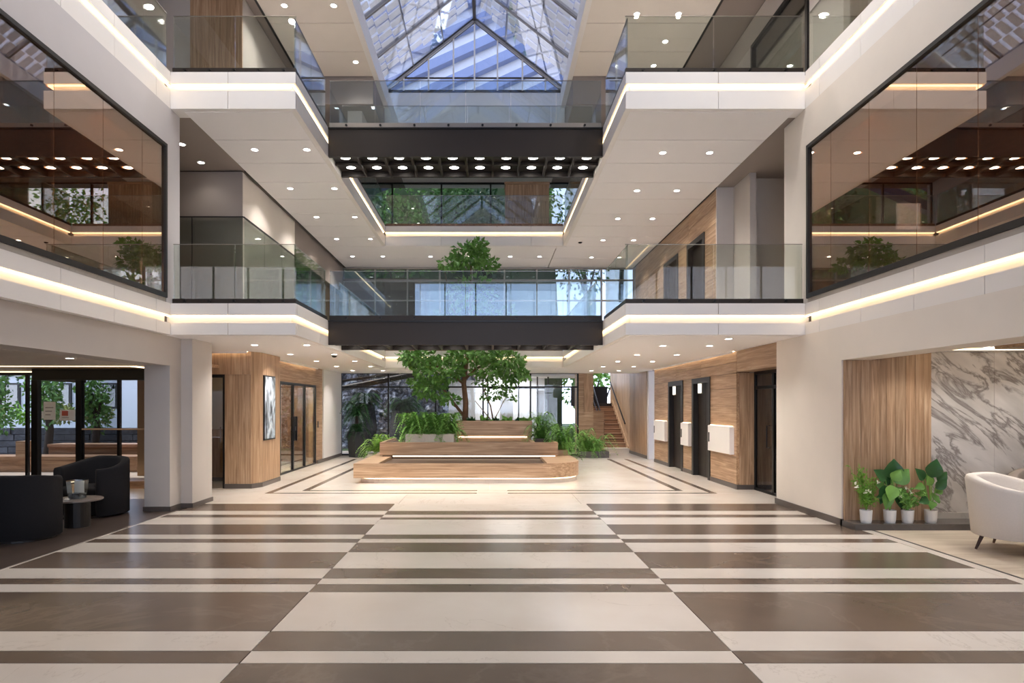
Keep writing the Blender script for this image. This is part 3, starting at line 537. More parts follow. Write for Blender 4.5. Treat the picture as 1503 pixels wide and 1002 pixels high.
bx('trim_wash_doorway', 'led_soft', -5.6, -4.7, 12.14, 12.18, 2.655, 2.664, kind='structure', label='warm cove light above the narrow doorway', cat='light')
bx('trim_lip', 'soffit', XE - .075, XE - .065, 12.1, 18.0, 2.625, 2.664, kind='structure', label='white lip hiding the cove light of the elevator wall', cat='trim'); bx('trim_lip_doors', 'soffit', XD + .065, XD + .075, 13.55, 17.4, 2.625, 2.664, kind='structure', label='white lip hiding the cove light over the glass double doors', cat='trim'); bx('trim_lip_doorway', 'soffit', -5.6, -4.7, 12.125, 12.135, 2.625, 2.664, kind='structure', label='white lip hiding the cove light over the narrow doorway', cat='trim')
d = thing('door_5', 'black framed glass door in the niche behind the broad white pier', 'door', (5.09, 11.2, 0), kind='structure')
for y0, y1 in ((10.36, 10.42), (11.2, 11.26), (11.98, 12.03)): bx('frame', 'black_metal', 5.07, 5.12, y0, y1, 0, 2.26, d)
for z0, z1 in ((0, .05), (1.92, 1.98), (2.2, 2.26)): bx('frame', 'black_metal', 5.07, 5.12, 10.42, 11.98, z0, z1, d)
for y0, y1 in ((10.42, 11.2), (11.26, 11.98)): bx('glass_pane', 'dark_glass', 5.09, 5.10, y0, y1, .05, 1.92, d); bx('glass_pane', 'dark_glass', 5.09, 5.10, y0, y1, 1.98, 2.2, d)
MB().tube([(5.07, 11.34, .85), (5.01, 11.34, .85), (5.01, 11.34, 1.25), (5.07, 11.34, 1.25)], .012, 6).build('pull_handle', 'black_metal', d)
st('wall_niche', 'taupe', 'grey-brown room wall seen through the niche glass door', [(6.6, 6.7, 10.34, 13.4, 0, 2.66), (5.12, 6.6, 13.3, 13.4, 0, 2.66)])
# stair hall
ws = st('wall_stair', 'oak_z', 'oak boarded wall beside the timber stairs', [(4.80, 5.0, 19.12, 25.0, 0, 3.4)])
for k in range(12): bx('oak_board', 'oak_z', 4.78, 4.80, 19.12 + k * .45, 19.565 + k * .45, .1, 3.4, ws)
bx('baseboard', 'skirting', 4.765, 4.80, 19.1, 21.6, 0, .1, ws); bx('wall_stair_end', 'grey_pier', 4.79, 5.3, 18.9, 19.1, 0, 2.66, kind='structure', label='narrow grey pier between elevator wall and stair wall', cat='wall')
wp = st('wall_pier', 'oak_x', 'oak clad pier and low wall beside the timber stairs', [(2.86, 3.42, 20.7, 21.1, 0, 3.4), (3.42, 3.86, 21.2, 21.4, 0, 1.45)])
bx('oak_board', 'oak_z', 3.10, 3.36, 20.68, 20.7, 1.4, 3.4, wp)
sr = thing('staircase', 'timber stairs with black handrails rising beside the boarded oak wall', 'stairs', (4.35, 21.6, 0))
bx('bottom_step', 'marble_light', 3.88, 4.78, 21.45, 21.9, 0, .16, sr)
for k in range(1, 10):
    y = 21.6 + .28 * k; bx('riser', 'tread_x', 3.92, 4.78, y + .03, y + .06, .16 * k, .16 * k + .125, sr); bx('tread', 'tread_x', 3.92, 4.78, y + .0, y + .31, .16 * k + .125, .16 * k + .16, sr); bx('nosing', 'black_trim', 3.92, 4.78, y + .015, y + .03, .16 * k + .108, .16 * k + .125, sr)
MB().poly([(3.9, 21.5, 0), (3.9, 24.5, 0), (3.9, 24.5, 1.75), (3.9, 21.5, .12)]).build('stringer', 'oak_y', sr)
MB().obox((4.76, 23.0, .95), Vector((0, .868, .496)), Vector((1, 0, 0)), Vector((0, -.496, .868)), 3.3, .03, .2).build('stringer', 'oak_y', sr)
MB().tube([(3.95, 21.7, 1.0), (3.95, 24.4, 2.55)], .025, 6).build('handrail', 'black_metal', sr); MB().tube([(4.68, 21.7, 1.0), (4.68, 24.4, 2.55)], .025, 6).build('handrail', 'black_metal', sr)
MB().tube([(3.95, 21.75, .2), (3.95, 21.75, 1.03)], .02, 6).build('baluster', 'black_metal', sr); MB().tube([(3.95, 23.0, .9), (3.95, 23.0, 1.75)], .02, 6).build('baluster', 'black_metal', sr); MB().tube([(3.95, 21.7, .55), (3.95, 24.4, 2.1)], .015, 6).build('handrail', 'black_metal', sr)
bx('landing', 'tread_x', 3.5, 4.78, 24.4, 25.6, 1.5, 1.6, sr); bx('landing_guard', 'black_metal', 3.3, 4.78, 25.5, 25.55, 1.6, 2.4, sr); bx('landing_kerb', 'black_trim', 3.5, 4.78, 24.42, 24.5, 1.6, 1.72, sr)

# ------------------------------------------------------------ upper floors beside the void
bw = st('wall_box_left', 'plaster', 'white side wall with grey-brown end on the first gallery, armchair side', [(-6.6, -4.70, 11.92, 15.1, 3.14, 6.05)])
bx('end_panel', 'taupe', -6.6, -4.70, 11.90, 11.92, 3.14, 6.05, bw); bx('header', 'taupe', -4.9, -4.70, 15.1, YG, 5.2, 6.05, bw); bx('inner_wall', 'brown_wall', -6.6, -6.5, 15.1, YG, 3.14, 6.05, bw)
gs = thing('glass_screen', 'tall greenish glass screen standing against the white box wall', 'glass screen', (-4.66, 14, 3.14))
for k in range(3): bx('glass_pane', 'clear_glass', -4.664, -4.652, 11.9 + k * 1.07, 12.96 + k * 1.07, 3.14, 5.17, gs)
bx('top_trim', 'black_trim', -4.67, -4.645, 11.86, 15.1, 5.17, 5.19, gs); bx('glass_pane', 'clear_glass', -5.9, -4.67, 11.85, 11.862, 3.14, 5.17, gs); bx('top_trim', 'black_trim', -5.9, -4.66, 11.845, 11.87, 5.17, 5.19, gs); bx('joint', 'black_trim', -5.64, -5.63, 11.845, 11.87, 3.14, 5.17, gs)
gp = thing('glass_partition', 'glass partition along the first gallery before the rear glazing, armchair side', 'partition', (-4.7, 17.5, 3.14))
for k in range(4): bx('glass_pane', 'clear_glass', -4.706, -4.694, 15.12 + k * 1.28, 16.38 + k * 1.28, 3.14, 5.2, gp); bx('mullion', 'steel', -4.72, -4.68, 15.10 + k * 1.28, 15.13 + k * 1.28, 3.14, 5.2, gp)
st('wall_recess_left', 'taupe', 'grey-brown recess walls behind the first and top galleries, armchair side', [(-6.7, -6.6, 9.66, 15.1, 3.14, 6.05), (-6.7, XL - .35, 9.5, 9.66, 3.14, 6.05), (-6.7, -6.6, 9.4, 15, 6.6, ZC)])
bt = st('wall_box_top_left', 'greige', 'box wall on the top gallery with oak end, armchair side', [(-6.6, -4.70, 11.92, 15.0, 6.6, ZC)])
for a, b in ((-5.68, -5.2), (-5.195, -4.70)): bx('oak_panel', 'oak_z', a, b, 11.88, 11.918, 7.4, ZC, bt); bx('oak_panel', 'oak_z', a, b, 11.88, 11.918, 6.6, 7.395, bt)
wr = st('wall_box_right', 'walnut_y', 'oak clad elevator wall of the first gallery with two dark doors', [(4.68, 4.9, 12.84, 13.5, 3.14, 6.05), (4.68, 4.9, 14.7, 15.4, 3.14, 6.05), (4.68, 4.9, 16.65, YG, 3.14, 6.05), (4.68, 4.9, 13.5, 16.65, 5.36, 6.05), (4.8, 4.95, 13.4, 16.8, 3.14, 5.4)])
zz = (3.14, 3.7, 4.25, 4.8, 5.36)
clad(wr, 4.63, ((12.84, 13.5), (14.7, 15.4), (16.65, 18.3), (18.3, 19.9)), zz); clad(wr, 4.63, ((12.84, 14.6), (14.6, 16.5), (16.5, 18.3), (18.3, 19.9)), (5.36, 5.7, 6.04))
elevator('door_6', 4.63, 13.5, 14.7, 3.14, 5.36, 'dark elevator door on the first gallery next to the plain wall'); elevator('door_7', 4.63, 15.4, 16.65, 3.14, 5.36, 'dark elevator door on the first gallery nearer the rear glazing')
st('wall_recess_right', 'greige', 'stepped plaster wall beside the first gallery elevators', [(4.63, 5.01, 12.80, 12.84, 3.14, 6.07), (4.98, 5.1, 12.0, 12.84, 3.14, 6.07), (5.1, 6.6, 12.3, 12.4, 3.14, 6.07), (6.5, 6.6, 10.05, 12.3, 3.14, 6.07), (XR + .35, 6.6, 9.95, 10.05, 3.14, 6.05)])
wt = st('wall_box_top_right', 'greige', 'top floor wall with the slanting dark framed window, elevator side', [(5.3, 5.4, 9.4, 10.4, 6.6, ZC), (5.3, 5.4, 12.65, 15, 6.6, ZC), (5.3, 5.4, 10.4, 12.65, 8.86, ZC), (5.3, 5.4, 10.4, 12.65, 6.6, 6.7), (6.6, 6.7, 9.4, 15, 6.6, ZC), (4.75, 5.3, 14.9, 15, 6.6, ZC)])
d = thing('window_4', 'dark framed window onto an oak lined room on the top floor', 'window', (5.3, 11.5, 6.7), kind='structure')
for a, b, z0, z1 in ((10.4, 10.47, 6.7, 8.86), (12.58, 12.65, 6.7, 8.86), (10.47, 12.58, 8.79, 8.86)): bx('frame', 'black_metal', 5.26, 5.34, a, b, z0, z1, d)
bx('glass_pane', 'clear_glass', 5.30, 5.31, 10.47, 12.58, 6.7, 8.79, d); bx('wall_oak_top', 'oak_z', 6.56, 6.6, 9.6, 14.8, 6.6, 9.2, kind='structure', label='oak lined wall behind the dark framed top floor window', cat='wall')
bx('oak_panel', 'oak_y', 4.75, 4.8, 15.1, 19.5, 6.6, 8.76, kind='structure', label='oak wall of the top gallery towards the rear glazing', cat='wall').name = 'wall_top_rear'
st('wall_top_rear_left', 'greige', 'plaster wall of the top gallery towards the rear glazing', [(-4.8, -4.7, 15.0, YG, 6.6, 8.76)])
ob = thing('oak_cupboard', 'tall oak panelled cupboard standing behind the rear void edge of the top gallery', 'cupboard', (1.1, 18.9, 6.6))
bx('body', 'oak_z', .46, 1.76, 18.65, 19.3, 6.6, 8.2, ob); bx('cornice', 'oak_x', .44, 1.78, 18.62, 19.3, 8.2, 8.27, ob)
for k in range(2):
    for z0, z1 in ((6.65, 7.2), (7.2, 7.7), (7.7, 8.19)): bx('door', 'oak_z', .47 + k * .65, 1.105 + k * .65, 18.63, 18.65, z0 + .004, z1 - .004, ob)

# ------------------------------------------------------------ rear glazing of the three floors
def glazing(name, label, x0, x1, y, z0, z1, n, transoms=(), mat='garden_glass', fm='black_metal'):
    d = thing(name, label, 'window', ((x0 + x1) / 2, y, z0), kind='structure')
    xs = [x0 + (x1 - x0) * k / n for k in range(n + 1)]
    for x in xs: bx('mullion', fm, x - .025, x + .025, y - .04, y + .04, z0, z1, d)
    for z in (z0, z1 - .05) + tuple(transoms): bx('transom', fm, x0, x1, y - .035, y + .035, z, z + .05, d)
    for a, b in zip(xs[:-1], xs[1:]): bx('glass_pane', mat, a + .025, b - .025, y - .005, y + .005, z0 + .05, z1 - .05, d)
    return d
glazing('window_5', 'ground-floor rear glazing towards the planted courtyard', -4.84, 2.86, YG + .1, 0, 2.70, 5, (2.2,), mat='pane_glass')
glazing('window_6', 'rear glazing of the first gallery with slim mullions', -4.7, 4.6, YG - .25, 3.14, 6.02, 9, (5.6, 4.95), fm='steel')
glazing('window_7', 'rear glazing of the top gallery towards the wooded slope', -4.7, 4.75, YG - .2, 6.6, 8.76, 6)
# courtyard
bx('annex_wall', 'brown_wall', -6.5, -2.3, 23.5, 23.7, 3.4, 6.4, label='brown rendered annex wall beyond the first gallery rear glazing', cat='wall')
bx('ground', 'grass', -40, 40, YG + .2, 60, -.2, -.06, kind='structure', label='ground outside behind the hall', cat='ground')
bx('ground_side', 'slate', -60, -8.6, 12.4, YG + .2, -.2, -.13, kind='structure', label='paved ground outside beside the armchair lounge', cat='ground')
rk = MB(); nx, nzv = 60, 34
for j in range(nzv):
    for i in range(nx):
        x = -7.5 + 6.9 * i / (nx - 1); z = -.05 + 3.6 * j / (nzv - 1); h = math.sin(x * 5.1 + z * 3) * math.sin(z * 6.3 - x * 2) * .12 + random.uniform(-.09, .09)
        rk.v.append((x, 24.6 + h + .12 * z, z))
rk.f = [(j * nx + i, j * nx + i + 1, (j + 1) * nx + i + 1, (j + 1) * nx + i) for j in range(nzv - 1) for i in range(nx - 1)]
rk.build('rock_wall', 'rock', label='rough blue-grey rock face in the courtyard behind the planter', cat='rock', smooth=False)
wh = thing('courtyard_room', 'white walled glass room across the courtyard behind the tree', 'building', (.9, 24.5, 0))
bx('wall', 'house_white', -1.6, -.6, 24.3, 24.5, 0, 2.6, wh); bx('wall', 'house_white', -.6, 2.2, 25.2, 25.4, 0, 2.9, wh); bx('floor_plinth', 'concrete', -1.6, 3.2, 23.4, 25.2, -.06, .02, wh)
bx('soffit', 'soffit', -.6, 3.4, 23.2, 25.2, 2.72, 2.8, wh)
for x in (-.1, 1.05, 1.75, 2.15): bx('mullion', 'black_metal', x, x + .05, 23.4, 23.45, 0, 2.7, wh)
bx('transom', 'black_metal', -.1, 2.2, 23.39, 23.46, 2.25, 2.31, wh)
for a, b in ((-.05, 1.05), (1.1, 1.75), (1.8, 2.15)): bx('glass_pane', 'pane_glass', a, b, 23.42, 23.43, .02, 2.25, wh)
bx('curtain', 'curtain', 1.8, 2.05, 23.7, 23.75, 0, 2.2, wh); bx('curtain', 'curtain', .4, .9, 24.0, 24.05, 0, 2.2, wh)
l = bpy.data.lights.new('courtyard_lamp', 'AREA'); l.energy = 20 * SPOT; l.size = 1.6; l.color = (1, .97, .92); q = bpy.data.objects.new('courtyard_lamp', l); C.objects.link(q); q.location = (.6, 24.3, 2.68)
bm = thing('roof_beam', 'slanting dark round duct under the courtyard roof edge', 'duct', (-3.5, 22, 2.3)); MB().tube([(-5.4, 21.6, 2.15), (-1.6, 22.4, 2.95)], .10, 10).build('duct', 'black_metal', bm); MB().tube([(-5.4, 21.9, 2.45), (-1.9, 22.6, 2.98)], .05, 8).build('pipe', 'dark_metal', bm)
bx('roof_canopy', 'black_metal', -5.2, 3.2, 20.55, 21.4, 3.0, 3.1, label='flat dark canopy over the courtyard edge', cat='canopy')

# ------------------------------------------------------------ plant helpers
def rv(): return Vector((random.uniform(-1, 1), random.uniform(-1, 1), random.uniform(-1, 1)))
def cloud(mb, c, r, n, l=.13, droop=-.25):
    for _ in range(n):
        p = rv()
        while p.length > 1: p = rv()
        q = Vector((c[0] + p.x * r[0], c[1] + p.y * r[1], c[2] + p.z * r[2])); d = (p + rv() * .8 + Vector((0, 0, droop))).normalized()
        mb.leaf(q, d, rv(), l * random.uniform(.7, 1.2), l * random.uniform(.25, .36))
def tree(name, label, base_, trunk, branches, clouds, mat, bark='bark', leaf=.13, cat='tree', group=None):
    t = thing(name, label, cat, base_, group)
    MB().tube(trunk[0], trunk[1], 9).build('trunk', bark, t, smooth=True)
    for b in branches: MB().tube(b[0], b[1], 7).build('branch', bark, t, smooth=True)
    mb = MB()
    for c, r, n in clouds: cloud(mb, c, r, n, leaf)
    mb.build('foliage', mat, t, kind='stuff'); return t
def fronds(mb, c, n, ln, up, drop, seg=7, lw=.05, pl=.09, spread=.05):
    for k in range(n):
        a = 2 * math.pi * (k + random.random() * .8) / n; dr = Vector((math.cos(a), math.sin(a), 0)); L = ln * random.uniform(.65, 1.1); u = up * random.uniform(.3, 1.2)
        p0 = Vector(c) + Vector((random.uniform(-spread, spread), random.uniform(-spread, spread), 0)); pts = []
        for j in range(seg + 1):
            t = j / seg; pts.append(p0 + dr * L * t + Vector((0, 0, u * t * 2 - (u + drop) * t * t * 1.3)))
        for j in range(1, seg + 1):
            d = (pts[j] - pts[j - 1]).normalized(); sd = d.cross(Vector((0, 0, 1))).normalized(); q = pl * (1.15 - .75 * j / seg)
            for h in (0, .5) if q > .15 else (0, .34, .67):
                pp = pts[j - 1].lerp(pts[j], h)
                mb.leaf(pp, (sd + d * .6), Vector((0, 0, 1)), q, q * .24, .06); mb.leaf(pp, (-sd + d * .6), Vector((0, 0, 1)), q, q * .24, .06)
        mb.tube([pts[0], pts[seg // 2], pts[seg]], [.006, .004, .002], 3, False)
def fern(name, label, c, n, ln, up, drop, mat, box=None, boxmat='concrete', pl=.1, cat='plant', spread=.1, group=None):
    t = thing(name, label, cat, (c[0], c[1], c[2] if not box else box[4]), group); mb = MB(); fronds(mb, c, n, ln, up, drop, 7, pl=pl, spread=spread); mb.build('fronds', mat, t, kind='stuff')
    if box: bx('planter_box', boxmat, *box, t)
    return t

# ------------------------------------------------------------ tiered planter bench with the tree
pb = thing('planter_bench', 'three-tier oak planter bench with glowing steps round the indoor tree', 'planter bench', (-.4, 15, 0))
def rr(x0, x1, y0, y1, r, right_only=True, rl=.02):
    pts = [(x0, y1), (x0, y0)] if right_only else [(x0 + rl - rl * math.cos(t), y0 + rl - rl * math.sin(t)) for t in [math.pi / 2 * k / 6 for k in range(7)]]
    if not right_only: pts = [(x0, y1)] + pts
    pts += [(x1 - r + r * math.sin(t), y0 + r - r * math.cos(t)) for t in [math.pi / 2 * k / 10 for k in range(11)]] + [(x1, y1)]
    return pts
MB().prism(rr(-2.79, 1.91, 13.05, 17.2, .8, False, .5), 0, .085).build('plinth', 'marble_light', pb)
MB().prism(rr(-2.78, 1.90, 13.06, 17.1, .8, False, .48), .085, .112).build('led_strip', 'led', pb)
outer = rr(-2.83, 1.95, 13.0, 17.0, .85); fr = MB()
MB().prism(outer, .112, .34).build('tier_body', 'oak_x', pb)
MB().prism([(-2.83, 13.0), (1.10, 13.0), (1.10, 13.05), (-2.83, 13.05)], .34, .413).build('front_board', 'oak_x', pb); bx('rim', 'oak_x', -2.83, -2.33, 13.05, 16.6, .34, .413, pb)
MB().prism([(1.1, 13.0)] + [(1.95 - .85 + .85 * math.sin(t), 13.85 - .85 * math.cos(t)) for t in [math.pi / 2 * k / 10 for k in range(11)]] + [(1.95, 16.6), (1.2, 16.6), (1.2, 13.05), (1.1, 13.05)], .34, .413).build('rim', 'oak_x', pb)
bx('trough', 'trough', -2.32, 1.19, 13.06, 14.84, .34, .36, pb); bx('led_strip', 'led_soft', -2.3, 1.55, 14.84, 14.87, .405, .43, pb)
bx('tier_core', 'trough', -2.55, 1.56, 14.88, 16.9, .36, .44, pb)
bx('front_board', 'oak_x', -2.60, 1.61, 14.8, 14.86, .44, .747, pb); bx('rim', 'oak_x', -2.60, -2.52, 14.86, 16.9, .44, .747, pb); bx('rim', 'oak_x', 1.53, 1.61, 14.86, 16.9, .44, .747, pb); bx('trough', 'trough', -2.52, 1.53, 14.86, 16.9, .44, .69, pb)
bx('rim', 'oak_x', .98, 1.08, 14.87, 16.0, .69, .747, pb); bx('led_strip', 'led_soft', -.8, .95, 16.04, 16.07, .80, .83, pb)
bx('tier_core', 'oak_x', -.84, 1.05, 16.08, 16.9, .69, .85, pb); bx('front_board', 'oak_x', -.87, 1.08, 16.0, 16.06, .85, 1.226, pb); bx('rim', 'oak_x', -.87, -.81, 16.06, 17.0, .85, 1.226, pb); bx('rim', 'oak_x', 1.02, 1.08, 16.06, 17.0, .85, 1.226, pb); bx('rim', 'oak_x', -.87, 1.08, 17.0, 17.05, .85, 1.226, pb)
bx('soil', 'soil', -.81, 1.02, 16.06, 17.0, .85, 1.18, pb)
at = lambda u, v, Y: ((u - U0) * Y / F, Y, EYE - (v - V0) * Y / F)
tb = (-.66, 16.6, 1.17)
cl = []
for u, v, ru, rv_, n in ((618, 527, 26, 12, 150), (600, 524, 14, 9, 60), (645, 545, 36, 17, 260), (632, 570, 24, 14, 130), (660, 586, 14, 6, 40), (612, 560, 12, 8, 30), (690, 522, 36, 10, 190), (738, 528, 32, 14, 190), (752, 546, 20, 12, 110), (715, 545, 22, 9, 80), (768, 552, 7, 6, 25),
                      (690, 374, 26, 15, 200), (664, 386, 20, 8, 80), (716, 388, 14, 8, 60), (702, 362, 14, 8, 60), (655, 480, 34, 24, 110), (722, 470, 36, 28, 110), (690, 430, 34, 26, 110)):
    y = 16.5 + random.uniform(-.35, .25); x, yy, z = at(u, v, y); cl.append(((x, yy, z), (ru * y / F, .55, rv_ * y / F), int(n * 1.5)))
tree('indoor_tree', 'tall leafy tree growing from the top tier of the oak planter bench', tb,
     ([(-.66, 16.6, 1.1), (-.64, 16.6, 1.7), (-.69, 16.58, 2.2), (-.62, 16.55, 2.75), (-.55, 16.5, 3.5), (-.5, 16.5, 5.3)], [.085, .075, .065, .055, .04, .015]),
     [([(-.69, 16.58, 2.2), (-1.1, 16.5, 2.5), (-1.6, 16.4, 2.75), (-2.0, 16.4, 2.9)], [.045, .035, .025, .01]), ([(-.68, 16.58, 2.3), (-.35, 16.5, 2.6), (.05, 16.4, 2.75), (.5, 16.4, 2.7)], [.045, .035, .022, .01]), ([(-.66, 16.6, 1.3), (-1.0, 16.55, 1.75), (-1.3, 16.5, 2.15), (-1.5, 16.45, 2.5)], [.045, .035, .03, .012]), ([(-.55, 16.5, 3.5), (-1.0, 16.5, 4.2), (-1.2, 16.5, 5.2)], [.03, .02, .01])], cl, 'leaf', leaf=.17)
tc2 = [(at(u, v, 16.7), (ru * .018, .3, rv_ * .018), n) for u, v, ru, rv_, n in ((735, 571, 22, 5, 90), (712, 560, 20, 6, 70), (722, 582, 22, 4, 70), (750, 584, 12, 3, 30), (745, 560, 16, 6, 50))]
tree('small_tree', 'slender young tree with flat leaf layers beside the trunk of the tall tree', (.05, 16.7, 1.17), ([(.1, 16.7, 1.15), (.02, 16.7, 1.6), (-.15, 16.7, 2.0), (-.02, 16.7, 2.45)], [.02, .018, .014, .008]), [([(.1, 16.7, 1.15), (-.4, 16.7, 1.75)], [.014, .008]), ([(.1, 16.7, 1.2), (.45, 16.7, 1.9)], [.014, .006])], tc2, 'leaf', leaf=.11)
# underplanting on the top tier: each clump its own plant
upl = ('dark broad-leaved plant at the foot of the tall tree trunk', 'bright low plant between tall tree and slender tree', 'dark low plant at the foot of the slender tree', 'bright low plant just beyond the slender tree', 'dark low plant in the middle of the bare soil end of the top tier', 'bright low plant in the end corner of the top tier beside the fern')
for i, (u, s_) in enumerate(((692, .16), (712, .2), (728, .16), (745, .2), (760, .15), (772, .2))):
    x = (u - U0) * 16.4 / F; t = thing('ground_plant', upl[i], 'plant', (x, 16.4, 1.17), 'underplanting of the top tier'); mb = MB()
    for k in range(16): a = random.uniform(0, 6.28); d_ = Vector((math.cos(a), math.sin(a), random.uniform(.3, 1.6))); mb.leaf((x, 16.4, 1.16), d_, rv(), s_ * random.uniform(.8, 1.5), s_ * .35)
    mb.build('leaves', 'leaf_fern' if i % 2 else 'leaf_dark', t, kind='stuff')
fb = thing('fern_box', 'long concrete box of bushy ferns on the middle planter tier', 'planter', (-1.43, 15.4, .69))
bx('planter_box', 'concrete', -2.02, -.86, 15.0, 15.9, .69, .93, fb); mb = MB()
for x in (-1.9, -1.68, -1.46, -1.24, -1.02): fronds(mb, (x, 15.35, .92), 24, .52, .85, .45, 7, pl=.16, spread=.16)
mb.build('fronds', 'leaf_fern', fb, kind='stuff')
fern('potted_fern', 'bright fern at the end of the top planter tier, before the white room', (1.32, 16.1, .75), 36, .55, 1.05, .45, 'leaf_fern', pl=.13, box=(1.12, 1.5, 15.9, 16.3, .69, .78), boxmat='trough')
fern('potted_fern', 'large round fern on the rounded end of the planter bench', (1.78, 15.6, .52), 46, .55, 1.05, .5, 'leaf_fern', (1.42, 1.9, 15.3, 15.9, .413, .53), 'oak_x', pl=.13)
fern('potted_fern', 'fern in a low stone trough at the foot of the timber stairs', (3.15, 19.75, .18), 50, .7, 1.1, .5, 'leaf_fern', (2.8, 3.7, 19.45, 20.1, 0, .2), 'dark_stone', pl=.14, spread=.3)
fern('potted_fern', 'lime green bush in a low concrete box beside the black palm pot', (-3.05, 17.6, .32), 46, .55, .75, .3, 'leaf_lime', (-3.4, -2.7, 17.4, 17.9, 0, .26), 'concrete', pl=.12, spread=.18)
# palm in black pot
pp = thing('potted_palm', 'dark palm in a tall tapered black pot beside the glossy white panel', 'plant', (-4.18, 19.75, 0))
MB().lathe([(.26, 0), (.33, .8), (.30, .8), (.28, .72)], -4.18, 19.75, 4).build('pot', 'pot_black', pp); MB().tube([(-4.18, 19.75, .7), (-4.20, 19.75, 1.35)], [.06, .05], 7).build('trunk', 'bark_dark', pp)
mb = MB(); fronds(mb, (-4.20, 19.75, 1.3), 26, .52, .75, .45, 8, pl=.16, spread=.04); fronds(mb, (-4.18, 19.75, .8), 18, .42, .5, .4, 7, pl=.14); mb.build('fronds', 'leaf_dark', pp, kind='stuff')
# courtyard plants
for i, (x, y, z, s_, m_, lb) in enumerate(((-3.1, 22.6, 1.55, .8, 'leaf_dark', 'dark fern on a rock ledge in front of the rock face'), (-4.6, 22.9, 1.75, .7, 'leaf_dark', 'large dark fern high on the rocks beside the duct'), (2.75, 22.3, .4, .9, 'leaf_dark', 'dark palm in the courtyard beside the oak pier'), (1.9, 21.4, 1.1, .35, 'leaf_fern', 'small green fern on a low rock before the white courtyard room'))):
    t = thing('courtyard_fern', lb, 'plant', (x, y, 0)); mb = MB(); fronds(mb, (x, y, z), 30, s_, s_ * .8, s_ * .5, 7, pl=.24); mb.build('fronds', m_, t, kind='stuff')
    MB().lathe([(.5 * s_, -.06), (.62 * s_, z * .5), (.5 * s_, z - .1), (.25 * s_, z)], x, y, 9, 1.1, .6).build('rock_base', 'slate', t)
# trees outside
def outdoor_tree(name, label, x, y, z0, h, r, n, mat, leaf=.28, group=None):
    cs = [((x + random.uniform(-.6, .6) * r, y + random.uniform(-.5, .5) * r, z0 + h * random.uniform(.5, .95)), (r * .6, r * .6, h * .22), n // 6) for _ in range(6)]
    return tree(name, label, (x, y, z0), ([(x, y, z0), (x + .1, y, z0 + h * .35), (x - .05, y, z0 + h * .7)], [.12, .10, .05]), [([(x + .08, y, z0 + h * .35), (x + r * .5, y, z0 + h * .7)], [.06, .02]), ([(x + .08, y, z0 + h * .4), (x - r * .5, y, z0 + h * .75)], [.06, .02])], cs, mat, 'bark_dark', leaf, group=group)
for i in range(9):
    x = -8 + i * 2.0; outdoor_tree('slope_tree', 'tree on the wooded slope seen through the top gallery rear glazing', x, 26.6 + 2.2 * (i % 2), 3.4 + 3 * (i % 2), 7.0, 1.3, 1100, ('leaf', 'leaf_dark', 'leaf_fern')[i % 3], .22, 'trees on the slope')
for x, y in ((4.4, 28.2), (7.2, 28.0), (5.6, 31.5)): outdoor_tree('stair_tree', 'sunlit tree outside above the stair landing', x, y, 0, 4.4, 1.3, 420, 'leaf_lime', .3, 'trees beyond the stairs')
MB().prism([(-12, 25.5), (10, 25.5), (10, 40), (-12, 40)], -.1, .0).build('slope_base', 'grass', kind='structure', label='flat ground at the foot of the slope', cat='ground')
MB().poly([(-14, 26, 3.0), (3.0, 26, 3.0), (3.0, 35, 19.0), (-14, 35, 19.0)]).poly([(-14, 26, -.1), (3.0, 26, -.1), (3.0, 26, 3.0), (-14, 26, 3.0)]).build('slope', 'grass', kind='structure', label='dark planted slope behind the building', cat='slope')

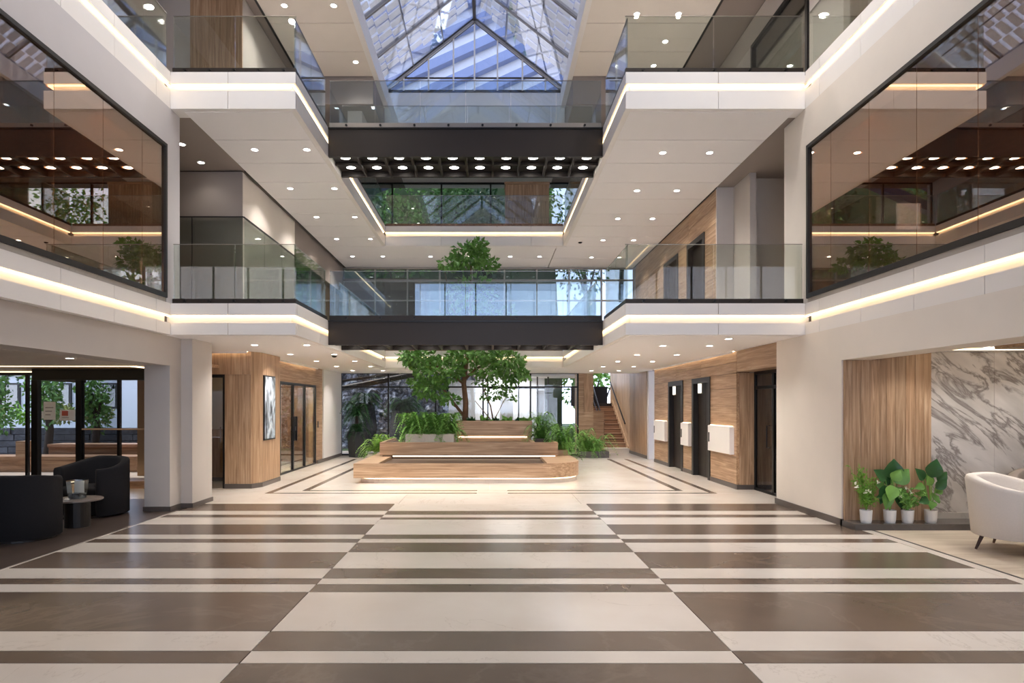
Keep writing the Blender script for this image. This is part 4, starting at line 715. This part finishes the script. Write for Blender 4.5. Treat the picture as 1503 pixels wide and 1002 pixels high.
# ------------------------------------------------------------ armchair lounge
def tub(name, label, cat, cx, cy, ang, rx, ry, hb, ha, mat, z0=.03, seat=.42, th=.11, opening=R(58), flare=1.0, legs=None, group=None, base=True):
    t = thing(name, label, cat, (cx, cy, 0), group); ca, sa = math.cos(ang), math.sin(ang); N = 26; m = MB()
    W = lambda x, y, z: (cx + x * ca - y * sa, cy + x * sa + y * ca, z)
    for i in range(N + 1):
        f = i / N; a = opening + (2 * math.pi - 2 * opening) * f; c = (1 - math.cos(2 * math.pi * f)) / 2; h = ha + (hb - ha) * min(1, c * 1.25)
        ring = [(1.0, z0), (1 + (flare - 1) * .5, (z0 + h) / 2), (flare, h - .05), (flare - .03, h - .012), (flare - th / rx * .5, h), (flare - th / rx + .03, h - .012), (flare - th / rx, h - .05), (1 - th / rx, seat - .08), (1 - th / rx, z0)]
        for k, z in ring: m.v.append(W(math.cos(a) * rx * k, math.sin(a) * ry * k, z))
    n = 9
    for i in range(N):
        for k in range(n): q = (k + 1) % n; m.f.append((i * n + k, (i + 1) * n + k, (i + 1) * n + q, i * n + q))
    m.f.append(tuple(range(n))); m.f.append(tuple(N * n + k for k in range(n - 1, -1, -1)))
    m.build('shell', mat, t, smooth=True, origin=(cx, cy, 0)).modifiers.new('bevel', 'BEVEL').width = .006
    def pad(nm, z0_, z1_, s_):
        p = MB(); pts = []
        for i in range(20): a = 2 * math.pi * i / 20; pts.append((math.cos(a) * rx * s_, math.sin(a) * ry * s_))
        rings = [(.97, z0_), (1, z0_ + .02), (1, z1_ - .03), (.96, z1_ - .008), (.86, z1_)]
        for k, z in rings: p.v += [W(x * k, y * k, z) for x, y in pts]
        for r_ in range(4):
            for j in range(20): q = (j + 1) % 20; p.f.append((r_ * 20 + j, r_ * 20 + q, (r_ + 1) * 20 + q, (r_ + 1) * 20 + j))
        p.f.append(tuple(range(19, -1, -1))); p.f.append(tuple(80 + j for j in range(20))); return p.build(nm, mat, t, smooth=True)
    e = 1 - th / rx - .005
    pad('seat_base', z0, seat - .12, e); pad('seat_cushion', seat - .118, seat, e)
    if base: 
        b_ = MB(); b_.lathe([(rx * .88, 0), (rx * .88, z0)], cx, cy, 20, 1, ry / rx).build('plinth', 'black_trim', t)
    if legs:
        for lx, ly in legs: m2 = MB(); m2.tube([W(lx, ly, z0 + .02), W(lx * 1.22, ly * 1.22, 0)], [.024, .012], 8).build('leg', 'leg_wood', t)
    return t
tub('tub_armchair', 'black tub armchair turned with its back to the striped floor', 'armchair', -5.68, 7.63, R(105), .40, .40, .79, .74, 'black_fabric')
tub('tub_armchair', 'wide black tub armchair with open seat beside the grey pier', 'armchair', -5.93, 9.32, R(-112), .47, .55, .84, .70, 'black_fabric')
tb_ = thing('side_table', 'low round table with dark drum foot between the black armchairs', 'table', (-5.5, 8.36, 0)); MB().lathe([(.285, .345), (.30, .352), (.30, .368), (.295, .372)], -5.5, 8.36, 32).build('table_top', 'table_top', tb_); MB().lathe([(.15, 0), (.15, .345)], -5.5, 8.36, 24).build('drum_foot', 'black_trim', tb_, smooth=False)
vz = thing('glass_vase', 'square clear glass vase with pebbles on the low round table', 'vase', (-5.52, 8.36, .373))
def frust(cx, cy, z0, z1, a, b): 
    m = MB(); i = 0; m.v = [(cx + sx * a, cy + sy * a, z0) for sx, sy in ((-1, -1), (1, -1), (1, 1), (-1, 1))] + [(cx + sx * b, cy + sy * b, z1) for sx, sy in ((-1, -1), (1, -1), (1, 1), (-1, 1))]; m.f = [(0, 1, 5, 4), (1, 2, 6, 5), (2, 3, 7, 6), (3, 0, 4, 7), (3, 2, 1, 0)]; return m
frust(-5.50, 8.36, .373, .615, .075, .092).build('bowl', 'clear_glass', vz); frust(-5.50, 8.36, .376, .44, .068, .073).poly([(-5.573, 8.287, .44), (-5.427, 8.287, .44), (-5.427, 8.433, .44), (-5.573, 8.433, .44)]).build('pebbles', 'rock', vz); bx('card', 'paper', -5.565, -5.435, 8.395, 8.40, .445, .60, vz)
mg = thing('magazine', 'open white magazine lying on the low round table', 'magazine', (-5.66, 8.24, .373)); MB().obox((-5.64, 8.22, .3765), Vector((.9, .43, 0)), Vector((-.43, .9, 0)), Vector((0, 0, 1)), .22, .15, .006).build('cover', 'paper', mg); cv_ = mg.children[0]; MB().obox((-5.65, 8.22, .381), Vector((.9, .43, 0)), Vector((-.43, .9, 0)), Vector((0, 0, 1)), .12, .08, .002).build('print', 'grey_print', cv_)
# lounge ceilings
cl1 = st('ceiling_lounge_left', 'oak_x', 'timber ceiling of the armchair lounge with light lines', [(-15.5, -5.27, -6, 14.2, 2.34, 2.40)], 'ceiling')
bx('led_strip', 'led', -12.0, -6.55, 11.35, 11.5, 2.325, 2.338, cl1); bx('led_strip', 'led', -11.5, -8.2, 13.3, 13.4, 2.325, 2.338, cl1); bx('led_strip', 'led', -6.6, -6.5, 11.5, 12.1, 2.325, 2.338, cl1); bx('border', 'plaster', -15.5, -5.27, 8.0, 11.3, 2.325, 2.339, cl1)
for x, y in ((-6.2, 7.6), (-6.3, 9.4), (-7.4, 8.4), (-5.75, 10.2)): downlight(x, y, 2.325, 'downlight in the timber ceiling over the black armchairs', 'lounge downlights over the black armchairs', 7)
cl2 = st('ceiling_lounge_right', 'soffit', 'white ceiling of the marble lounge with a light cove', [(5.12, 10.4, -6, 8.6, 2.34, 2.40)], 'ceiling')
bx('oak_raft', 'oak_x', 6.2, 10.2, 3, 7.7, 2.30, 2.338, cl2); bx('led_strip', 'led', 5.75, 10.3, 8.02, 8.12, 2.325, 2.338, cl2)
for x, y in ((5.5, 7.8), (6.3, 7.9), (7.2, 7.9), (5.7, 7.0), (6.6, 6.4), (5.8, 5.2)): downlight(x, y, 2.338 if x < 6.2 or y > 7.7 else 2.30, 'downlight in the white ceiling over the marble lounge', 'marble lounge downlights', 9)
# glazing of the armchair lounge
g = glazing('window_8', 'lounge glazing towards the garden with trees and white house', -14.0, -9.1, 14.0, 0, 2.34, 4, (), mat='pane_glass'); bx('wall_lounge_end', 'greige', -15.5, -14.0, 13.9, 14.1, 0, 2.34, kind='structure', label='end wall of the lounge glazing', cat='wall')
vb = thing('door_8', 'glass entrance vestibule with black frames beside the grey pier', 'door', (-7.2, 12.6, 0), kind='structure')
bx('header', 'black_metal', -9.1, -6.66, 12.45, 12.6, 2.12, 2.34, vb); bx('header', 'dark_metal', -9.1, -9.02, 12.6, 14.0, 2.12, 2.34, vb)
for x, wd in ((-8.2, .1), (-7.4, .05), (-6.69, .05)): bx('post', 'black_metal', x - wd / 2, x + wd / 2, 12.48, 12.56, 0, 2.12, vb)
bx('post', 'black_metal', -9.12, -9.0, 12.46, 12.58, 0, 2.12, vb)
for a, b in ((-9.0, -8.25), (-8.15, -7.43), (-7.37, -6.72)): bx('glass_pane', 'garden_glass' if a == -8.15 else 'pane_glass', a, b, 12.515, 12.525, .0, 2.12, vb)
bx('amber_reflection', 'oak_x', -8.1, -6.72, 12.44, 12.47, 1.13, 1.16, vb); bx('step', 'tread_x', -8.2, -6.68, 12.2, 12.44, 0, .14, vb)  # oak-coloured bar imitates an amber LED reflection on the glass
st('wall_vestibule', 'brown_wall', 'brown boarded wall in the vestibule', [(-6.77, -6.67, 12.7, 14.6, 0, 2.34), (-8.1, -7.85, 14.4, 14.6, 0, 2.2)])
bx('panel', 'concrete', -7.6, -6.8, 14.5, 14.6, 0, 2.2, kind='structure', label='pale panel in the vestibule', cat='wall').name = 'wall_vestibule_panel'
def notice(lbl, x, z, w_, h_, red=False, n=3):
    t = thing('paper_notice', lbl, 'notice', (x, 13.97, z)); sh_ = bx('sheet', 'paper', x - w_ / 2, x + w_ / 2, 13.975, 13.985, z, z + h_, t)
    for k in range(n): bx('print_line', 'grey_print', x - w_ * .35, x + w_ * (.1 + .12 * ((k * 7) % 3)), 13.972, 13.975, z + h_ * (.25 + .2 * k), z + h_ * (.30 + .2 * k), sh_)
    if red: bx('print_block', 'red_print', x - w_ * .35, x + w_ * .05, 13.968, 13.972, z + h_ * .45, z + h_ * .9, sh_)
notice('small white notice taped to the lounge glazing beside the mullion', -10.05, 1.33, .18, .16); notice('tall white notice with grey lines on the lounge glazing', -9.82, 1.30, .26, .40, n=3); notice('white notice with a red printed block on the lounge glazing', -9.42, 1.28, .34, .24, True, 1)
# garden beyond the lounge glazing
hs = thing('house', 'white house with dark windows beyond the garden trees', 'building', (-20, 27, 0)); bx('wall', 'house_white', -30, -13.5, 27, 33, 0, 6, hs); bx('string_course', 'concrete', -30, -13.5, 26.9, 27, 2.9, 3.1, hs)
for x in (-20.8, -18.6, -16.6): 
    o = bx('window_frame', 'black_metal', x - .6, x + .6, 26.92, 27, 1.5, 2.6, hs); bx('pane', 'dark_glass', x - .52, x - .03, 26.90, 26.92, 1.58, 2.52, o); bx('pane', 'dark_glass', x + .03, x + .52, 26.90, 26.92, 1.58, 2.52, o)
for x, y, h, r, n, m_ in ((-14.1, 17.7, 2.8, .5, 700, 'leaf'), (-12.45, 17.6, 2.75, .55, 800, 'leaf'), (-11.2, 17.7, 2.8, .5, 700, 'leaf'), (-17.8, 22.6, 4.6, 1.2, 900, 'leaf_dark')): outdoor_tree('garden_tree', 'leafy garden tree beyond the lounge glazing in front of the white house', x, y, 0, h, r, n, m_, .15, 'garden trees')
for k in range(6):
    x = -17.5 + k * 1.1; t = thing('garden_shrub', 'pale green rounded shrub on the stone garden wall', 'shrub', (x, 19.2, .94), 'garden shrubs'); mb = MB(); cloud(mb, (x, 19.2, 1.36), (.42, .3, .26), 190, .15); mb.build('foliage', 'leaf_yellow' if k % 3 else 'leaf_lime', t, kind='stuff')
gw = thing('garden_wall', 'dark slate garden wall behind the lounge glazing', 'wall', (-14, 19, 0))
for r_ in range(5):
    x = -20.0 + (r_ % 2) * .3
    while x < -9.5: wd = random.uniform(.5, .95); bx('stone', 'slate', x, x + wd - .02, 18.9 + random.uniform(-.04, .04), 19.4, r_ * .19, r_ * .19 + .175, gw); x += wd
dk = thing('timber_bench', 'stepped timber bench on the terrace outside the lounge glazing', 'bench', (-11, 16, 0))
bx('seat', 'tread_x', -14, -8.6, 15.2, 15.9, .30, .38, dk); bx('seat', 'tread_x', -11.3, -8.6, 16.0, 16.6, .55, .63, dk); bx('riser', 'tread_x', -14, -8.6, 15.25, 15.3, -.12, .30, dk); bx('riser', 'tread_x', -11.3, -8.6, 16.05, 16.1, -.12, .55, dk); bx('end_block', 'oak_x', -11.5, -11.2, 15.2, 15.6, .38, .75, dk)

# ------------------------------------------------------------ marble lounge
mw = st('wall_marble', 'concrete', 'grey veined marble wall behind the cream armchair', [(5.89, 10.4, 8.53, 8.6, 0, 2.34)])
x = 5.89
while x < 10.3: bx('marble_panel', 'marble_wall', x + .002, x + .948, 8.50, 8.53, .16, 2.338, mw); x += .95
bx('baseboard', 'concrete', 5.89, 10.4, 8.485, 8.53, 0, .16, mw)
wf = st('wall_oak_lounge', 'walnut_y', 'vertical oak boards behind the row of white pots', [(5.12, 5.89, 8.42, 8.6, 0, 2.34)])
xs = [4.735, 4.83, 4.95, 5.08, 5.2, 5.29, 5.41, 5.55, 5.68, 5.79, 5.89]
for a, b in zip(xs[:-1], xs[1:]): bx('oak_board', 'oak_z', a + .002, b - .002, 8.36 + random.uniform(0, .004), 8.405, .08, 2.335 if a > 5.1 else 2.215, wf)
bx('plinth', 'dark_stone', 4.71, 7.6, 8.08, 8.484, 0, .08, kind='structure', label='low dark stone plinth carrying the white pots', cat='plinth').name = 'trim_plinth'
tub('tub_armchair', 'cream fabric tub armchair on dark splayed wooden legs', 'armchair', 5.86, 6.93, R(-55), .43, .45, .83, .70, 'cream_fabric', z0=.17, seat=.45, th=.12, opening=R(50), flare=1.13, legs=((-.26, -.23), (-.26, .23), (.26, -.23), (.26, .23)), base=False)
tub('tub_armchair', 'grey-brown tub armchair in front of the marble wall', 'armchair', 7.02, 7.75, R(-120), .42, .45, .80, .66, 'grey_fabric', z0=.17, seat=.45, th=.12, opening=R(50), flare=1.1, legs=((-.26, -.23), (-.26, .23), (.26, -.23), (.26, .23)), base=False)
def pot(t, x, y, z, r=.075, h=.165): MB().lathe([(r * .8, z), (r * .9, z + .03), (r, z + h - .01), (r, z + h), (r * .88, z + h), (r * .86, z + h - .025)], x, y, 20).build('pot', 'pot_white', t, smooth=False); MB().lathe([(r * .85, z + h - .05), (r * .85, z + h - .022)], x, y, 14).build('soil', 'soil', t)
def bigleaf(t, base_, tip, wd, mat, bend=.25, stem_from=None):
    b = Vector(base_); e = Vector(tip); d = e - b; L = d.length; d.normalize(); s = d.cross(Vector((0, -1, .35))).normalized(); n = s.cross(d).normalized(); m = MB(); nu, nvv = 8, 4
    for i in range(nu + 1):
        f = i / nu; wv = wd * (math.sin(math.pi * min(1, .04 + f ** .8 * .96)) * (1.12 - .25 * f) + .02); c = b + d * L * f + n * (bend * L * (f * (1 - f)) - .0)
        for j in range(nvv + 1): q = (j / nvv - .5) * 2; m.v.append(tuple(c + s * wv * q + n * (abs(q) * wv * .25 + math.sin(f * 14) * wv * .05 * abs(q))))
    for i in range(nu):
        for j in range(nvv): a = i * (nvv + 1) + j; m.f.append((a, a + 1, a + nvv + 2, a + nvv + 1))
    m.build('leaf', mat, t, smooth=True)
    if stem_from: MB().tube([stem_from, b], [.007, .005], 5).build('stem', 'leaf_fern', t)
yp_ = 8.2; zpl = .08
def P(u, v, dy=0): return ((u - U0) * (yp_ + dy) / F, yp_ + dy, EYE - (v - V0) * (yp_ + dy) / F)
px = lambda u: (u - U0) * yp_ / F
t = thing('potted_plant', 'bushy fine-leaved plant with white flowers in white pot, nearest the white pier', 'plant', (px(1271), yp_, zpl)); pot(t, px(1271), yp_, zpl)
mb = MB()
for k in range(26):
    top = P(1271 + random.gauss(0, 9), random.uniform(684, 735), random.uniform(-.08, .05)); b0 = (px(1271), yp_, .24); mb.tube([b0, top], .003, 3, False)
    for j in range(22): f = random.uniform(.3, 1.02); q = Vector(b0).lerp(Vector(top), f); mb.leaf(q, rv() + Vector((0, 0, .5)), rv(), random.uniform(.05, .09), .008)
mb.build('foliage', 'leaf_lime', t, kind='stuff'); mb = MB()
for u, v in ((1254, 709), (1257, 714), (1273, 720), (1276, 722), (1270, 723), (1289, 707)):
    for k in range(6): mb.leaf(P(u, v, -.09), rv() + Vector((0, -.6, 0)), rv(), .035, .010)
mb.build('flowers', 'petal', t, kind='stuff')
t = thing('potted_plant', 'tall broad-leaved plant with round dark leaves in white pot', 'plant', (px(1306), yp_, zpl)); pot(t, px(1306), yp_, zpl)
s0 = (px(1306), yp_, .24)
for (u0_, v0_), (u1_, v1_), wd, dy, mt in (((1308, 702), (1312, 673), .10, -.02, 'leaf_dark'), ((1300, 704), (1282, 689), .065, -.05, 'leaf_dark'), ((1313, 708), (1334, 688), .085, -.06, 'leaf'), ((1309, 712), (1306, 736), .07, -.10, 'leaf_fern'), ((1300, 712), (1292, 740), .06, -.04, 'leaf_dark'), ((1316, 715), (1327, 738), .06, -.05, 'leaf'), ((1303, 722), (1300, 748), .06, -.08, 'leaf'), ((1310, 704), (1322, 690), .06, -.09, 'leaf_fern'), ((1298, 716), (1286, 712), .05, .02, 'leaf'), ((1314, 722), (1324, 748), .05, .04, 'leaf_dark'), ((1304, 712), (1298, 694), .05, .05, 'leaf_dark'), ((1318, 706), (1334, 702), .05, -.02, 'leaf'), ((1300, 728), (1286, 730), .045, -.05, 'leaf_dark'), ((1312, 700), (1302, 682), .05, .03, 'leaf')):
    bigleaf(t, P(u0_, v0_, dy * .6), P(u1_, v1_, dy), wd * 1.25, mt, .2, s0)
t = thing('potted_plant', 'low bushy plant with small white flowers in white pot between two broad-leaved plants', 'plant', (px(1332), yp_, zpl)); pot(t, px(1332), yp_, zpl); mb = MB()
for k in range(20):
    top = P(1332 + random.gauss(0, 9), random.uniform(712, 742), random.uniform(-.1, .05)); b0 = (px(1332), yp_, .24); mb.tube([b0, top], .003, 3, False)
    for j in range(13): q = Vector(b0).lerp(Vector(top), random.uniform(.3, 1)); mb.leaf(q, rv() + Vector((0, -.2, .2)), rv(), random.uniform(.05, .08), .014)
mb.build('foliage', 'leaf_fern', t, kind='stuff'); mb = MB()
for u, v in ((1335, 719), (1338, 723), (1321, 728), (1330, 716)):
    for k in range(6): mb.leaf(P(u, v, -.1), rv() + Vector((0, -.6, 0)), rv(), .03, .009)
mb.build('flowers', 'petal', t, kind='stuff')
t = thing('potted_plant', 'broad-leaved plant with long upright paddle leaves in white pot before the marble wall', 'plant', (px(1366), yp_, zpl)); pot(t, px(1366), yp_, zpl)
s0 = (px(1366), yp_, .24)
for (u0_, v0_), (u1_, v1_), wd, dy, mt in (((1365, 700), (1375, 673), .085, -.02, 'leaf_dark'), ((1356, 704), (1343, 687), .055, -.04, 'leaf_dark'), ((1376, 706), (1390, 692), .05, -.03, 'leaf_dark'), ((1374, 717), (1390, 703), .05, -.06, 'leaf_dark'), ((1364, 712), (1362, 698), .045, -.08, 'leaf_fern'), ((1356, 712), (1342, 717), .04, -.08, 'leaf'), ((1362, 732), (1348, 738), .045, -.08, 'leaf_dark'), ((1370, 732), (1378, 728), .06, -.07, 'leaf'), ((1366, 735), (1368, 747), .05, -.08, 'leaf'), ((1368, 712), (1356, 694), .05, .03, 'leaf'), ((1372, 722), (1384, 716), .045, .02, 'leaf'), ((1360, 724), (1346, 726), .045, .01, 'leaf_fern')):
    bigleaf(t, P(u0_, v0_, dy * .6), P(u1_, v1_, dy), wd * 1.25, mt, .2, s0)

# ------------------------------------------------------------ small fittings
bx('wall_screen', 'screen', 6.02, 6.36, 9.27, 9.29, 4.22, 4.60, label='small glowing pale-blue square in the room behind the tinted window above the marble wall', cat='screen')  # plain emissive square in pale blue
for x, y, z, lb in ((2.45, 17.0, 6.045, 'black smoke sensor in the panelled soffit near the rear void corner'), (-3.3, 13.3, 2.665, 'small black sensor in the plain ceiling before the glass double doors')):
    t = thing('ceiling_sensor', lb, 'sensor', (x, y, z)); MB().lathe([(.03, z - .03), (.05, z - .018), (.055, z)], x, y, 14).build('housing', 'black_metal', t); MB().lathe([(.012, z - .036), (.012, z - .03)], x, y, 8).build('eye', 'steel', t)
